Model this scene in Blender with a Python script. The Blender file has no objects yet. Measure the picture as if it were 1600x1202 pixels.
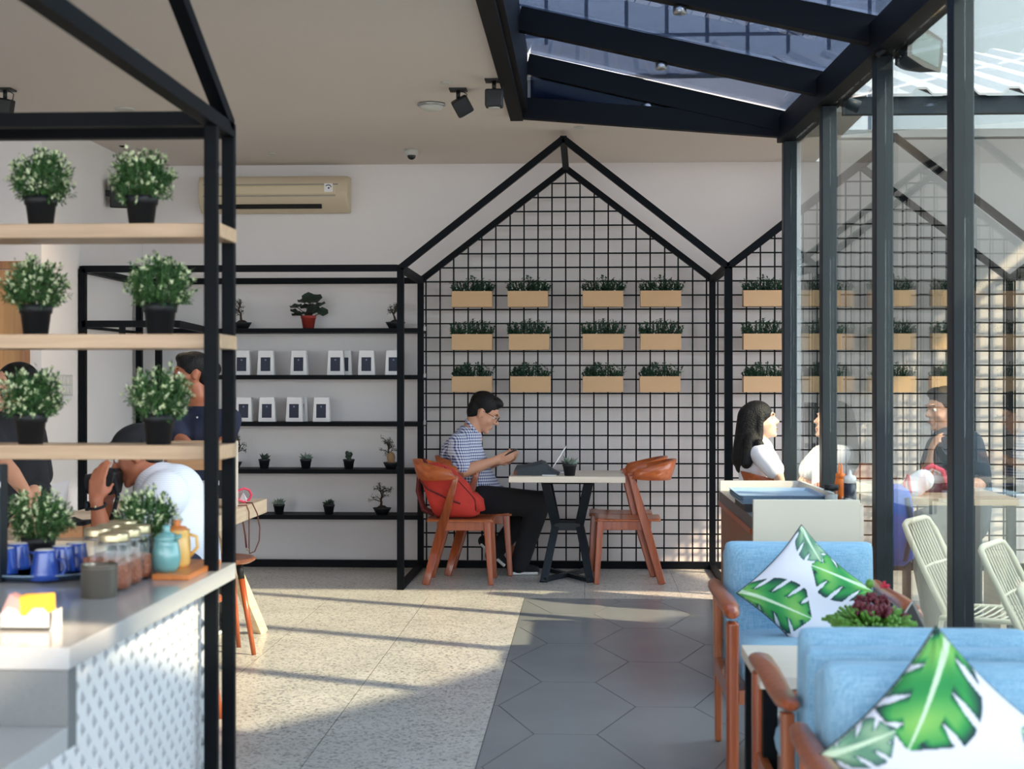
import bpy, bmesh, math, random
import numpy as np
from mathutils import Vector as V, Matrix, Euler
from math import pi, sin, cos, radians as R
SC = bpy.context.scene
COL = SC.collection
# ------------------------------------------------------------------ camera, sky, sun, exposure
F = 2383.0
YAW = math.atan(116 / F)
CZ = 1.385
cd = bpy.data.cameras.new('camera'); cam = bpy.data.objects.new('camera', cd); COL.objects.link(cam)
cam.location = (0, 0, CZ); cam.rotation_euler = (pi / 2, 0, YAW)
cd.sensor_width = 36; cd.lens = 36 * F / 1600; cd.clip_start = .05
cd.dof.use_dof = True; cd.dof.focus_distance = 10.3; cd.dof.aperture_fstop = 4.5
SC.camera = cam
w = bpy.data.worlds.new('sky'); SC.world = w; w.use_nodes = True
bg = w.node_tree.nodes['Background']; bg.inputs[0].default_value = (.86, .93, 1, 1); bg.inputs[1].default_value = 2.3
sd = bpy.data.lights.new('sun', 'SUN'); sd.energy = 4.0; sd.angle = R(1.3); sd.color = (1, .76, .50)
sun = bpy.data.objects.new('sun', sd); COL.objects.link(sun); sun.location = (8, -4, 8)
sun.rotation_euler = V((-1.3, .6, -1)).to_track_quat('-Z', 'Y').to_euler()
SC.view_settings.view_transform = 'Standard'; SC.view_settings.look = 'None'
SC.view_settings.exposure = 1.42; SC.view_settings.gamma = 1; SC.view_settings.use_curve_mapping = False

def at(px, py, Y):
    """photo pixel -> point of the vertical plane Y (used to measure the place once)"""
    u = (px - 800) / F; v = (601 - py) / F
    d = V((-sin(YAW) + u * cos(YAW), cos(YAW) + u * sin(YAW), v))
    t = Y / d.y
    return V((d.x * t, Y, CZ + d.z * t))
def X(px, Y): return at(px, 601, Y).x
def Z(py, Y): return CZ + (601 - py) / F * Y
def ppm(Y): return F / Y

# ------------------------------------------------------------------ materials
def lin(c):
    return tuple(((x / 255) / 12.92 if x / 255 <= .04045 else ((x / 255 + .055) / 1.055) ** 2.4) for x in c) + (1,)
def mat(name, rgb, rough=.6, metal=0, var=.0, scale=20, bump=0, bscale=60, spec=.5, coat=0, emit=0, sheen=0, trans=0):
    m = bpy.data.materials.new(name); m.use_nodes = True
    nt = m.node_tree; b = nt.nodes['Principled BSDF']; c = lin(rgb)
    b.inputs['Base Color'].default_value = c; b.inputs['Roughness'].default_value = rough
    b.inputs['Metallic'].default_value = metal; b.inputs['Specular IOR Level'].default_value = spec
    b.inputs['Coat Weight'].default_value = coat; b.inputs['Sheen Weight'].default_value = sheen
    if trans: b.inputs['Transmission Weight'].default_value = trans
    if emit: b.inputs['Emission Color'].default_value = c; b.inputs['Emission Strength'].default_value = emit
    tc = nt.nodes.new('ShaderNodeTexCoord')
    if var:
        n = nt.nodes.new('ShaderNodeTexNoise'); n.inputs['Scale'].default_value = scale; n.inputs['Detail'].default_value = 3
        nt.links.new(tc.outputs['Object'], n.inputs['Vector'])
        mx = nt.nodes.new('ShaderNodeMix'); mx.data_type = 'RGBA'
        mx.inputs['A'].default_value = tuple(x * (1 - var) for x in c[:3]) + (1,)
        mx.inputs['B'].default_value = tuple(min(1, x * (1 + var)) for x in c[:3]) + (1,)
        nt.links.new(n.outputs['Fac'], mx.inputs['Factor']); nt.links.new(mx.outputs['Result'], b.inputs['Base Color'])
    if bump:
        n = nt.nodes.new('ShaderNodeTexNoise'); n.inputs['Scale'].default_value = bscale
        nt.links.new(tc.outputs['Object'], n.inputs['Vector'])
        bp = nt.nodes.new('ShaderNodeBump'); bp.inputs['Strength'].default_value = bump; bp.inputs['Distance'].default_value = .01
        nt.links.new(n.outputs['Fac'], bp.inputs['Height']); nt.links.new(bp.outputs['Normal'], b.inputs['Normal'])
    return m
def wood(name, a, bc, rough=.4, axis=0, sc=1, coat=.1):
    m = bpy.data.materials.new(name); m.use_nodes = True; nt = m.node_tree; b = nt.nodes['Principled BSDF']
    b.inputs['Roughness'].default_value = rough; b.inputs['Coat Weight'].default_value = coat
    tc = nt.nodes.new('ShaderNodeTexCoord'); mp = nt.nodes.new('ShaderNodeMapping')
    s = [30 * sc] * 3; s[axis] = 2.0 * sc; mp.inputs['Scale'].default_value = s
    n = nt.nodes.new('ShaderNodeTexNoise'); n.inputs['Scale'].default_value = 1.5; n.inputs['Detail'].default_value = 5
    cr = nt.nodes.new('ShaderNodeValToRGB'); cr.color_ramp.elements[0].position = .3; cr.color_ramp.elements[1].position = .7
    cr.color_ramp.elements[0].color = lin(a); cr.color_ramp.elements[1].color = lin(bc)
    nt.links.new(tc.outputs['Object'], mp.inputs[0]); nt.links.new(mp.outputs[0], n.inputs['Vector'])
    nt.links.new(n.outputs['Fac'], cr.inputs[0]); nt.links.new(cr.outputs[0], b.inputs['Base Color'])
    return m
def fabric(name, a, bc, sc=300):
    """woven cloth: fine threads along two axes"""
    m = bpy.data.materials.new(name); m.use_nodes = True; nt = m.node_tree; b = nt.nodes['Principled BSDF']
    b.inputs['Roughness'].default_value = .9; b.inputs['Specular IOR Level'].default_value = .15; b.inputs['Sheen Weight'].default_value = .15
    tc = nt.nodes.new('ShaderNodeTexCoord')
    outs = []
    for s in ((sc, sc, sc * .06), (sc * .06, sc, sc)):
        mp = nt.nodes.new('ShaderNodeMapping'); mp.inputs['Scale'].default_value = s
        n = nt.nodes.new('ShaderNodeTexNoise'); n.inputs['Scale'].default_value = 1.0; n.inputs['Detail'].default_value = 2
        nt.links.new(tc.outputs['Object'], mp.inputs[0]); nt.links.new(mp.outputs[0], n.inputs['Vector']); outs.append(n)
    ad = nt.nodes.new('ShaderNodeMath'); ad.operation = 'ADD'
    nt.links.new(outs[0].outputs['Fac'], ad.inputs[0]); nt.links.new(outs[1].outputs['Fac'], ad.inputs[1])
    cr = nt.nodes.new('ShaderNodeMapRange'); cr.inputs['From Min'].default_value = .7; cr.inputs['From Max'].default_value = 1.3
    nt.links.new(ad.outputs[0], cr.inputs['Value'])
    mx = nt.nodes.new('ShaderNodeMix'); mx.data_type = 'RGBA'; mx.inputs['A'].default_value = lin(a); mx.inputs['B'].default_value = lin(bc)
    nt.links.new(cr.outputs[0], mx.inputs['Factor']); nt.links.new(mx.outputs['Result'], b.inputs['Base Color'])
    return m
def glass(name, tint, refl=1.0, rough=0.0, ior=1.5):
    """thin clear pane: Fresnel mirror over a tinted see-through layer"""
    m = bpy.data.materials.new(name); m.use_nodes = True; nt = m.node_tree
    for n in list(nt.nodes): nt.nodes.remove(n)
    o = nt.nodes.new('ShaderNodeOutputMaterial'); t = nt.nodes.new('ShaderNodeBsdfTransparent'); g = nt.nodes.new('ShaderNodeBsdfGlossy')
    t.inputs[0].default_value = tint + (1,); g.inputs['Roughness'].default_value = rough; g.inputs[0].default_value = (refl, refl, refl, 1)
    lw = nt.nodes.new('ShaderNodeLayerWeight'); lw.inputs[0].default_value = .5
    pw = nt.nodes.new('ShaderNodeMath'); pw.operation = 'POWER'; pw.inputs[1].default_value = 4.5; nt.links.new(lw.outputs['Facing'], pw.inputs[0])
    f = nt.nodes.new('ShaderNodeMath'); f.operation = 'MULTIPLY_ADD'; f.inputs[1].default_value = .9; f.inputs[2].default_value = .035; nt.links.new(pw.outputs[0], f.inputs[0])
    mx = nt.nodes.new('ShaderNodeMixShader')
    nt.links.new(f.outputs[0], mx.inputs[0]); nt.links.new(t.outputs[0], mx.inputs[1]); nt.links.new(g.outputs[0], mx.inputs[2])
    nt.links.new(mx.outputs[0], o.inputs[0]); return m
def check(name, white, blue, period, lines=(0, 1, 2), duty=.42):
    m = bpy.data.materials.new(name); m.use_nodes = True; nt = m.node_tree; b = nt.nodes['Principled BSDF']; b.inputs['Roughness'].default_value = .9
    tc = nt.nodes.new('ShaderNodeTexCoord'); sp = nt.nodes.new('ShaderNodeSeparateXYZ'); nt.links.new(tc.outputs['Object'], sp.inputs[0])
    def stripe(sock):
        a = nt.nodes.new('ShaderNodeMath'); a.operation = 'MULTIPLY'; a.inputs[1].default_value = 1 / period; nt.links.new(sock, a.inputs[0])
        f = nt.nodes.new('ShaderNodeMath'); f.operation = 'FRACT'; nt.links.new(a.outputs[0], f.inputs[0])
        g = nt.nodes.new('ShaderNodeMath'); g.operation = 'LESS_THAN'; g.inputs[1].default_value = duty; nt.links.new(f.outputs[0], g.inputs[0]); return g.outputs[0]
    ad = nt.nodes.new('ShaderNodeMath'); ad.operation = 'ADD'
    sx = nt.nodes.new('ShaderNodeMath'); sx.operation = 'ADD'; nt.links.new(sp.outputs[0], sx.inputs[0]); nt.links.new(sp.outputs[1], sx.inputs[1])
    nt.links.new(stripe(sx.outputs[0]), ad.inputs[0]); nt.links.new(stripe(sp.outputs[2]), ad.inputs[1])
    h = nt.nodes.new('ShaderNodeMath'); h.operation = 'MULTIPLY'; h.inputs[1].default_value = .5; nt.links.new(ad.outputs[0], h.inputs[0])
    mx = nt.nodes.new('ShaderNodeMix'); mx.data_type = 'RGBA'; mx.inputs['A'].default_value = lin(white); mx.inputs['B'].default_value = lin(blue)
    nt.links.new(h.outputs[0], mx.inputs['Factor']); nt.links.new(mx.outputs['Result'], b.inputs['Base Color']); return m
def attr_mat(name, rough=.85):
    m = bpy.data.materials.new(name); m.use_nodes = True; nt = m.node_tree; b = nt.nodes['Principled BSDF']; b.inputs['Roughness'].default_value = rough
    a = nt.nodes.new('ShaderNodeVertexColor'); a.layer_name = 'print'; nt.links.new(a.outputs[0], b.inputs['Base Color']); return m
def terrazzo():
    m = bpy.data.materials.new('terrazzo'); m.use_nodes = True; nt = m.node_tree; b = nt.nodes['Principled BSDF']
    b.inputs['Roughness'].default_value = .28; tc = nt.nodes.new('ShaderNodeTexCoord')
    v = nt.nodes.new('ShaderNodeTexVoronoi'); v.inputs['Scale'].default_value = 95
    n = nt.nodes.new('ShaderNodeTexNoise'); n.inputs['Scale'].default_value = 2.5
    nt.links.new(tc.outputs['Object'], v.inputs['Vector']); nt.links.new(tc.outputs['Object'], n.inputs['Vector'])
    cr = nt.nodes.new('ShaderNodeValToRGB'); e = cr.color_ramp.elements
    e[0].color = lin((112, 114, 116)); e[0].position = .0; e[1].color = lin((200, 199, 195)); e[1].position = .3
    x = cr.color_ramp.elements.new(.8); x.color = lin((216, 215, 211))
    sp = nt.nodes.new('ShaderNodeSeparateColor'); nt.links.new(v.outputs['Color'], sp.inputs[0]); nt.links.new(sp.outputs[0], cr.inputs[0])
    mx = nt.nodes.new('ShaderNodeMix'); mx.data_type = 'RGBA'; mx.blend_type = 'MULTIPLY'; mx.inputs['Factor'].default_value = .35
    nt.links.new(cr.outputs[0], mx.inputs['A']); nt.links.new(n.outputs['Fac'], mx.inputs['B']); nt.links.new(mx.outputs['Result'], b.inputs['Base Color']); return m
def tilegrid(name, a, line, s):
    m = bpy.data.materials.new(name); m.use_nodes = True; nt = m.node_tree; b = nt.nodes['Principled BSDF']; b.inputs['Roughness'].default_value = .7
    tc = nt.nodes.new('ShaderNodeTexCoord'); sp = nt.nodes.new('ShaderNodeSeparateXYZ'); cb = nt.nodes.new('ShaderNodeCombineXYZ')
    nt.links.new(tc.outputs['Object'], sp.inputs[0]); nt.links.new(sp.outputs[0], cb.inputs[0]); nt.links.new(sp.outputs[2], cb.inputs[1])
    br = nt.nodes.new('ShaderNodeTexBrick'); br.offset = 0; br.inputs['Scale'].default_value = 1
    br.inputs['Brick Width'].default_value = s; br.inputs['Row Height'].default_value = s; br.inputs['Mortar Size'].default_value = s * .05
    br.inputs['Color1'].default_value = lin(a); br.inputs['Color2'].default_value = lin(tuple(x * .93 for x in a)); br.inputs['Mortar'].default_value = lin(line)
    nt.links.new(cb.outputs[0], br.inputs['Vector']); nt.links.new(br.outputs['Color'], b.inputs['Base Color']); return m

PL = mat('white_plaster', (226, 220, 219), .9, var=.03, scale=2)
CE = mat('ceiling_paint', (212, 203, 196), .9, var=.02, scale=1)
ST = mat('black_steel', (5, 10, 16), .55, var=.12, scale=15, spec=.12)
ST2 = mat('grey_painted_steel', (24, 33, 40), .45, var=.2, scale=5, spec=.3)
GRAY = mat('light_grey_plastic', (190, 190, 186), .5)
BLK = mat('matt_black_plastic', (20, 22, 26), .5)
POT = mat('black_pot_plastic', (22, 26, 30), .55, var=.1)
SOIL = mat('soil', (38, 28, 22), .95, var=.3, scale=80)
OAK = wood('pale_oak', (178, 148, 116), (198, 168, 136), .45, 0)
OAKY = wood('pale_oak_lengthwise', (205, 180, 150), (226, 204, 176), .45, 1)
MAPLE = wood('pale_maple_top', (222, 208, 190), (234, 222, 206), .35, 0)
RED = wood('reddish_brown_wood', (138, 62, 32), (174, 88, 46), .3, 2, coat=.25)
REDX = wood('orange_brown_bentwood', (160, 74, 34), (196, 104, 52), .3, 0, coat=.25)
TEAK = wood('teak_wood', (150, 78, 42), (182, 102, 58), .28, 2, coat=.3)
WALN = wood('walnut_veneer', (120, 78, 56), (142, 96, 70), .45, 2)
DOORW = wood('orange_door_veneer', (190, 138, 84), (204, 152, 96), .5, 2)
BOARD = wood('orange_wooden_board', (206, 118, 56), (224, 140, 76), .35, 1)
PLANT = mat('tan_planter_wood', (196, 160, 120), .6, var=.04, scale=8)
BLUE = fabric('light_blue_weave', (112, 162, 196), (160, 200, 224))
BLUED = fabric('blue_piping', (104, 152, 186), (140, 184, 210))
WHT = mat('white_glaze', (214, 212, 208), .25)
CREAM = mat('cream_laminate', (222, 214, 196), .5)
STONE = mat('grey_quartz_worktop', (176, 178, 180), .12, var=.08, scale=180)
STONE2 = mat('grey_quartz_edge', (168, 176, 182), .2, var=.08, scale=180)
TILEW = mat('white_relief_tile', (214, 216, 220), .55)
TILEG = mat('shaded_relief_grey', (172, 176, 182), .55)
RISE = mat('shaded_riser_stone', (112, 116, 118), .2, var=.12, scale=120)  # darker copy of the counter stone, the riser's shade put into the colour
LEAF = mat('dark_green_leaf', (52, 92, 52), .5, var=.35, scale=40)
LEAF2 = mat('mid_green_leaf', (84, 124, 70), .5, var=.3, scale=60)
LEAFP = mat('planter_leaf', (34, 66, 48), .5, var=.4, scale=50)
BLOOM = mat('cream_blossom', (226, 236, 196), .7, var=.1, scale=50)
LEAFD = mat('blackish_green_leaf', (38, 56, 44), .5, var=.3, scale=40)
BARK = mat('bark', (62, 48, 38), .9, var=.3, scale=60)
SKIN = mat('tan_skin', (206, 152, 124), .5, var=.04, scale=30)
SKIN2 = mat('deep_tan_skin', (170, 104, 76), .5, var=.05, scale=30)
SKIN3 = mat('fair_skin', (226, 182, 158), .5, var=.03, scale=30)
HAIR = mat('black_hair', (13, 12, 14), .55, var=.3, scale=90, bump=.6, bscale=120, spec=.3)
EYEW = mat('eye_white', (225, 222, 218), .3)
LIP = mat('lips', (176, 96, 84), .5)
NAVY = mat('navy_cotton', (28, 34, 58), .85, var=.1, scale=40)
BLKC = mat('black_cotton', (22, 24, 30), .9, var=.15, scale=40)
WTEE = mat('white_cotton', (232, 232, 238), .9, var=.03, scale=20)
LBLUE = check('fine_pale_blue_check', (236, 238, 244), (202, 210, 228), .008)
GING = check('navy_white_check_cotton', (226, 230, 242), (48, 66, 128), .021, duty=.5)
SOLE = mat('white_rubber', (225, 225, 225), .6)
BAGR = mat('red_canvas', (190, 52, 42), .8, var=.15, scale=25)
BAGD = mat('dark_maroon_canvas', (92, 26, 28), .8, var=.15, scale=25)
BAGG = mat('charcoal_felt', (68, 74, 80), .9, var=.1, scale=60)
LABEL = mat('navy_paper_label', (34, 42, 64), .6, var=.15, scale=40)
PAPER = mat('white_paper', (232, 230, 232), .7)
TERRA = mat('red_clay_pot', (150, 48, 40), .6)
BLUEG = mat('cobalt_glaze', (36, 72, 160), .18, var=.12, scale=30, coat=.5)
NAVYG = mat('dark_blue_enamel', (28, 52, 78), .2, coat=.4)
TEALG = mat('teal_glaze', (116, 174, 176), .2, var=.05, scale=20, coat=.4)
YELG = mat('pale_yellow_glaze', (244, 196, 112), .25, var=.06, scale=15, coat=.3)
TIN = mat('dull_tin', (128, 122, 112), .32, .75, var=.08, scale=10)
BRASS = mat('worn_gold_lid', (196, 184, 150), .3, .8, var=.15, scale=30)
BEAN = mat('roasted_beans', (150, 84, 56), .6, var=.4, scale=120, bump=.8, bscale=150)
YEL = mat('yellow_packet_paper', (246, 186, 52), .6, var=.06, scale=60)
PINKP = mat('pink_packet_paper', (226, 168, 160), .6)
ORNG = mat('orange_squeeze_plastic', (240, 124, 44), .4)
SAUCE = mat('dark_sauce', (36, 38, 50), .3)
BGREY = mat('blue_grey_tray_plastic', (136, 160, 184), .4)
ACW = mat('cream_air_conditioner_plastic', (196, 180, 154), .5)
PINK = mat('pink_plastic', (226, 56, 90), .4)
LEATH = mat('brown_leather', (110, 52, 34), .5)
TERR = terrazzo()
HEX = mat('grey_cement_tile', (128, 132, 136), .24, var=.14, scale=2.2, spec=.4)
GROUT = mat('dark_grout', (20, 21, 22), .9)
CONC = mat('outdoor_paving', (128, 128, 124), .9, var=.1, scale=6)
CORR = mat('white_corrugated_sheet', (140, 139, 142), .5, var=.05, scale=3)
SKYW = mat('sky_stand_in_grey', (126, 132, 137), .9, var=.04, scale=1)
EXTT = tilegrid('pale_square_wall_tile', (160, 164, 170), (50, 60, 76), .42)
ROD = mat('white_rod_steel', (226, 226, 222), .4)
RATT = mat('pale_rattan', (214, 204, 180), .7)
GLS = glass('clear_green_pane', (.90, .955, .94), 1)
GLT = glass('tinted_roof_glass', (.36, .41, .50), .9)
JAR = glass('jar_glass', (.96, .98, .98), 1, .02)
DIFF = mat('lamp_diffuser', (255, 238, 214), .5, emit=2.5)
DOTS = mat('dark_lens', (12, 14, 16), .1)
STEELB = mat('brushed_steel', (170, 172, 174), .3, .9)
ROSE = mat('maroon_succulent', (104, 40, 52), .5, var=.3, scale=60)
SUCG = mat('bright_green_succulent', (84, 138, 46), .45, var=.25, scale=60)

# ------------------------------------------------------------------ mesh builders
def tag(o, label=None, cat=None, group=None, kind=None):
    if label: o['label'] = label
    if cat: o['category'] = cat
    if group: o['group'] = group
    if kind: o['kind'] = kind
    return o
def thing(name, label, cat, loc=(0, 0, 0), rz=0, group=None):
    o = bpy.data.objects.new(name, None); COL.objects.link(o); o.location = loc; o.rotation_euler = (0, 0, rz); o.empty_display_size = .1
    return tag(o, label, cat, group)
def frame_of(d, up=V((0, 0, 1))):
    d = d.normalized()
    if abs(d.dot(up)) > .98: up = V((0, 1, 0))
    r = d.cross(up).normalized(); u = r.cross(d).normalized(); return r, u, d
class MB:
    def __init__(s): s.v = []; s.f = []; s.m = []; s.sm = []
    def add(s, vs, fs, mi=0, smooth=False):
        n = len(s.v); s.v += [V(p) for p in vs]; s.f += [tuple(i + n for i in f) for f in fs]; s.m += [mi] * len(fs); s.sm += [smooth] * len(fs); return s
    def box(s, lo, hi, mi=0):
        a, b = V(lo), V(hi)
        vs = [(x, y, z) for x in (a.x, b.x) for y in (a.y, b.y) for z in (a.z, b.z)]
        return s.add(vs, [(0, 1, 3, 2), (4, 6, 7, 5), (0, 4, 5, 1), (2, 3, 7, 6), (0, 2, 6, 4), (1, 5, 7, 3)], mi)
    def cbox(s, c, sz, rot=None, mi=0):
        n = len(s.v); h = V(sz) / 2; s.box(-h, h, mi); M = rot.to_matrix() if isinstance(rot, Euler) else (rot or Matrix.Identity(3))
        for i in range(n, len(s.v)): s.v[i] = M @ s.v[i] + V(c)
        return s
    def bar(s, p, q, w, h, up=V((0, 0, 1)), mi=0, w2=None, h2=None):
        p, q = V(p), V(q); r, u, d = frame_of(q - p, up); w2 = w2 or w; h2 = h2 or h
        vs = [p + r * w / 2 * a + u * h / 2 * b for a, b in ((-1, -1), (1, -1), (1, 1), (-1, 1))] + [q + r * w2 / 2 * a + u * h2 / 2 * b for a, b in ((-1, -1), (1, -1), (1, 1), (-1, 1))]
        return s.add(vs, [(0, 1, 2, 3), (7, 6, 5, 4), (0, 4, 5, 1), (1, 5, 6, 2), (2, 6, 7, 3), (3, 7, 4, 0)], mi)
    def cyl(s, p, q, r0, r1=None, n=16, mi=0, caps=True):
        p, q = V(p), V(q); r1 = r0 if r1 is None else r1; a, b, d = frame_of(q - p)
        vs = []
        for c, rr in ((p, r0), (q, r1)):
            for i in range(n): t = 2 * pi * i / n; vs.append(c + (a * cos(t) + b * sin(t)) * rr)
        fs = [(i, (i + 1) % n, n + (i + 1) % n, n + i) for i in range(n)]
        s.add(vs, fs, mi, True)
        if caps: s.add(vs, [tuple(range(n - 1, -1, -1)), tuple(range(n, 2 * n))], mi)
        return s
    def tube(s, pts, r, n=8, mi=0, closed=False, rs=None):
        pts = [V(p) for p in pts]; N = len(pts); vs = []; up = V((0, 0, 1))
        pr = None
        for i, p in enumerate(pts):
            a = pts[(i - 1) % N] if (closed or i > 0) else p; b = pts[(i + 1) % N] if (closed or i < N - 1) else p
            d = (b - a).normalized()
            if pr is None: r_, u_, _ = frame_of(d)
            else:
                u_ = (pr - d * pr.dot(d)).normalized(); r_ = d.cross(u_)
            pr = u_; rr = rs[i] if rs else r
            for k in range(n): t = 2 * pi * k / n; vs.append(p + (r_ * cos(t) + u_ * sin(t)) * rr)
        fs = []
        for i in range(N if closed else N - 1):
            j = (i + 1) % N
            for k in range(n): fs.append((i * n + k, i * n + (k + 1) % n, j * n + (k + 1) % n, j * n + k))
        s.add(vs, fs, mi, True)
        if not closed: s.add(vs, [tuple(range(n - 1, -1, -1)), tuple(range((N - 1) * n, N * n))], mi)
        return s
    def lathe(s, prof, c=(0, 0, 0), n=28, mi=0, sx=1, sy=1):
        c = V(c); vs = []
        for r, z in prof:
            for k in range(n): t = 2 * pi * k / n; vs.append(c + V((r * cos(t) * sx, r * sin(t) * sy, z)))
        fs = [(i * n + k, i * n + (k + 1) % n, (i + 1) * n + (k + 1) % n, (i + 1) * n + k) for i in range(len(prof) - 1) for k in range(n)]
        s.add(vs, fs, mi, True)
        if prof[0][0] > 1e-4: s.add(vs[:n], [tuple(range(n - 1, -1, -1))], mi)
        if prof[-1][0] > 1e-4: s.add(vs[-n:], [tuple(range(n))], mi)
        return s
    def ball(s, c, r, n=12, mi=0):
        c = V(c); r = V(r) if hasattr(r, '__len__') else V((r, r, r)); vs = []; m = n // 2
        for i in range(m + 1):
            a = pi * i / m
            for k in range(n): t = 2 * pi * k / n; vs.append(c + V((sin(a) * cos(t) * r.x, sin(a) * sin(t) * r.y, -cos(a) * r.z)))
        return s.add(vs, [(i * n + k, i * n + (k + 1) % n, (i + 1) * n + (k + 1) % n, (i + 1) * n + k) for i in range(m) for k in range(n)], mi, True)
    def prism(s, poly, axis, a, b, mi=0):
        """poly: 2-D outline, extruded along axis from a to b"""
        def P(p, t): return {0: (t, p[0], p[1]), 1: (p[0], t, p[1]), 2: (p[0], p[1], t)}[axis]
        n = len(poly); vs = [P(p, a) for p in poly] + [P(p, b) for p in poly]
        return s.add(vs, [tuple(range(n)), tuple(range(2 * n - 1, n - 1, -1))] + [(i, i + n, (i + 1) % n + n, (i + 1) % n) for i in range(n)], mi)
    def sweep(s, pts, secs, mi=0, smooth=True, closed=False):
        """loft between explicit rings"""
        n = len(secs[0]); vs = [V(p) for r in secs for p in r]
        fs = [(i * n + k, i * n + (k + 1) % n, (i + 1) * n + (k + 1) % n, (i + 1) * n + k) for i in range(len(secs) - 1) for k in range(n)]
        s.add(vs, fs, mi, smooth); s.add(vs, [tuple(range(n - 1, -1, -1)), tuple(range(len(vs) - n, len(vs)))], mi); return s
    def build(s, name, m, parent=None, world=False, base=None, bevel=0, seg=2, sub=0, smooth=None):
        """parent: geometry is local to it unless world=True. base: origin of a one-mesh thing."""
        off = V((0, 0, 0))
        if parent is not None and world:
            off = V(parent.location) + (V(parent.parent.location) if parent.parent else V((0, 0, 0)))
        if base is not None: off = V(base)
        me = bpy.data.meshes.new(name); me.from_pydata([tuple(p - off) for p in s.v], [], s.f)
        ms = m if isinstance(m, (list, tuple)) else [m]
        for x in ms: me.materials.append(x)
        me.polygons.foreach_set('material_index', s.m); me.polygons.foreach_set('use_smooth', s.sm if smooth is None else [smooth] * len(s.f))
        bm = bmesh.new(); bm.from_mesh(me)
        bmesh.ops.remove_doubles(bm, verts=bm.verts, dist=1e-6); bmesh.ops.recalc_face_normals(bm, faces=bm.faces); bm.to_mesh(me); bm.free()
        o = bpy.data.objects.new(name, me); COL.objects.link(o)
        if parent is not None: o.parent = parent
        if base is not None: o.location = base
        if bevel:
            b = o.modifiers.new('bevel', 'BEVEL'); b.width = bevel; b.segments = seg; b.limit_method = 'ANGLE'; b.angle_limit = R(40)
            if smooth is None and seg > 1: me.polygons.foreach_set('use_smooth', [True] * len(me.polygons)); b.harden_normals = False; 
            if seg > 1:
                wn = o.modifiers.new('wn', 'WEIGHTED_NORMAL'); wn.keep_sharp = True
        if sub: o.modifiers.new('sub', 'SUBSURF').render_levels = sub; o.modifiers['sub'].levels = sub
        return o
def struct(o): o['kind'] = 'structure'; return o
def kids(o): return list(o.children)
CH = {}
def copy_tree(o, loc=None, rz=None, label=None, parent=None, group=None, sc=None):
    c = o.copy(); COL.objects.link(c)
    if parent is not None: c.parent = parent
    for ch in list(o.children): copy_tree(ch, parent=c)
    if loc is not None: c.location = loc
    if rz is not None: c.rotation_euler = (0, 0, rz)
    if label: c['label'] = label
    if group: c['group'] = group
    if sc: c.scale = (sc, sc, sc) if not hasattr(sc, '__len__') else sc
    return c

# ---- continuous bodies: overlapping tapered capsules fused into one skin
class Blob:
    def __init__(s): s.bm = bmesh.new()
    def e(s, c, r, M=None, seg=20):
        r = V(r) if hasattr(r, '__len__') else V((r, r, r))
        T = Matrix.Translation(V(c)) @ ((M or Matrix.Identity(3)).to_4x4()) @ Matrix.Diagonal((r.x, r.y, r.z, 1))
        bmesh.ops.create_uvsphere(s.bm, u_segments=seg, v_segments=seg // 2 + 2, radius=1, matrix=T); return s
    def c(s, p, q, a, b=None, seg=16):
        p, q = V(p), V(q); b = a if b is None else b
        s.e(p, a, seg=seg); s.e(q, b, seg=seg); L = (q - p).length
        if L > 1e-5:
            rot = (q - p).to_track_quat('Z', 'Y').to_matrix().to_4x4()
            bmesh.ops.create_cone(s.bm, cap_ends=True, segments=seg, radius1=a, radius2=b, depth=L, matrix=Matrix.Translation((p + q) / 2) @ rot)
        return s
    def chain(s, pts, rs):
        for i in range(len(pts) - 1): s.c(pts[i], pts[i + 1], rs[i], rs[i + 1])
        return s
    def build(s, name, m, parent, voxel=.008, smooth=4):
        me = bpy.data.meshes.new(name); s.bm.to_mesh(me); s.bm.free()
        o = bpy.data.objects.new(name, me); COL.objects.link(o)
        md = o.modifiers.new('r', 'REMESH'); md.mode = 'VOXEL'; md.voxel_size = voxel
        if smooth: sm = o.modifiers.new('s', 'SMOOTH'); sm.factor = .5; sm.iterations = smooth
        dg = bpy.context.evaluated_depsgraph_get(); me2 = bpy.data.meshes.new_from_object(o.evaluated_get(dg)); o.modifiers.clear()
        if parent is not None:
            off = V(parent.location) + (V(parent.parent.location) if parent.parent else V((0, 0, 0)))
            me2.transform(Matrix.Translation(-off))
        o.data = me2; me2.materials.clear(); me2.materials.append(m); me2.name = name
        me2.polygons.foreach_set('use_smooth', [True] * len(me2.polygons))
        bpy.data.meshes.remove(me)
        if parent is not None: o.parent = parent
        return o
# ================================================================== the room
YW, YB, YF = 11.75, 11.50, 10.25          # back wall, back frame plane, front frame plane
CEZ = 3.09
XL = -3.46
SKY0 = -.45                               # left edge of the roof light opening
YS = 9.63                                 # back edge of the roof light
def gx(Y): return 1.26 + .0435 * (9.63 - Y)   # glass wall line
m = MB()
XS = [-8.2, -7.57, -6.94, -6.31, -5.68, -5.05, -4.42, -3.79, -3.16, -2.53, -1.66, -1.03, -.40]
for i in range(len(XS) - 1):
    m.box((XS[i] + .0015, -4, -.001), (XS[i + 1] - .0015, 9.88, 0))
for i in range(18):
    m.box((-8.2 + i * .63 + .001, 9.883, -.001), (-8.2 + (i + 1) * .63 - .001, YW + .1, 0))
m.box((-8.3, -4.1, -.2), (3.2, YW + .1, -.0012), 1)
struct(m.build('floor', [TERR, GROUT]))
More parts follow.
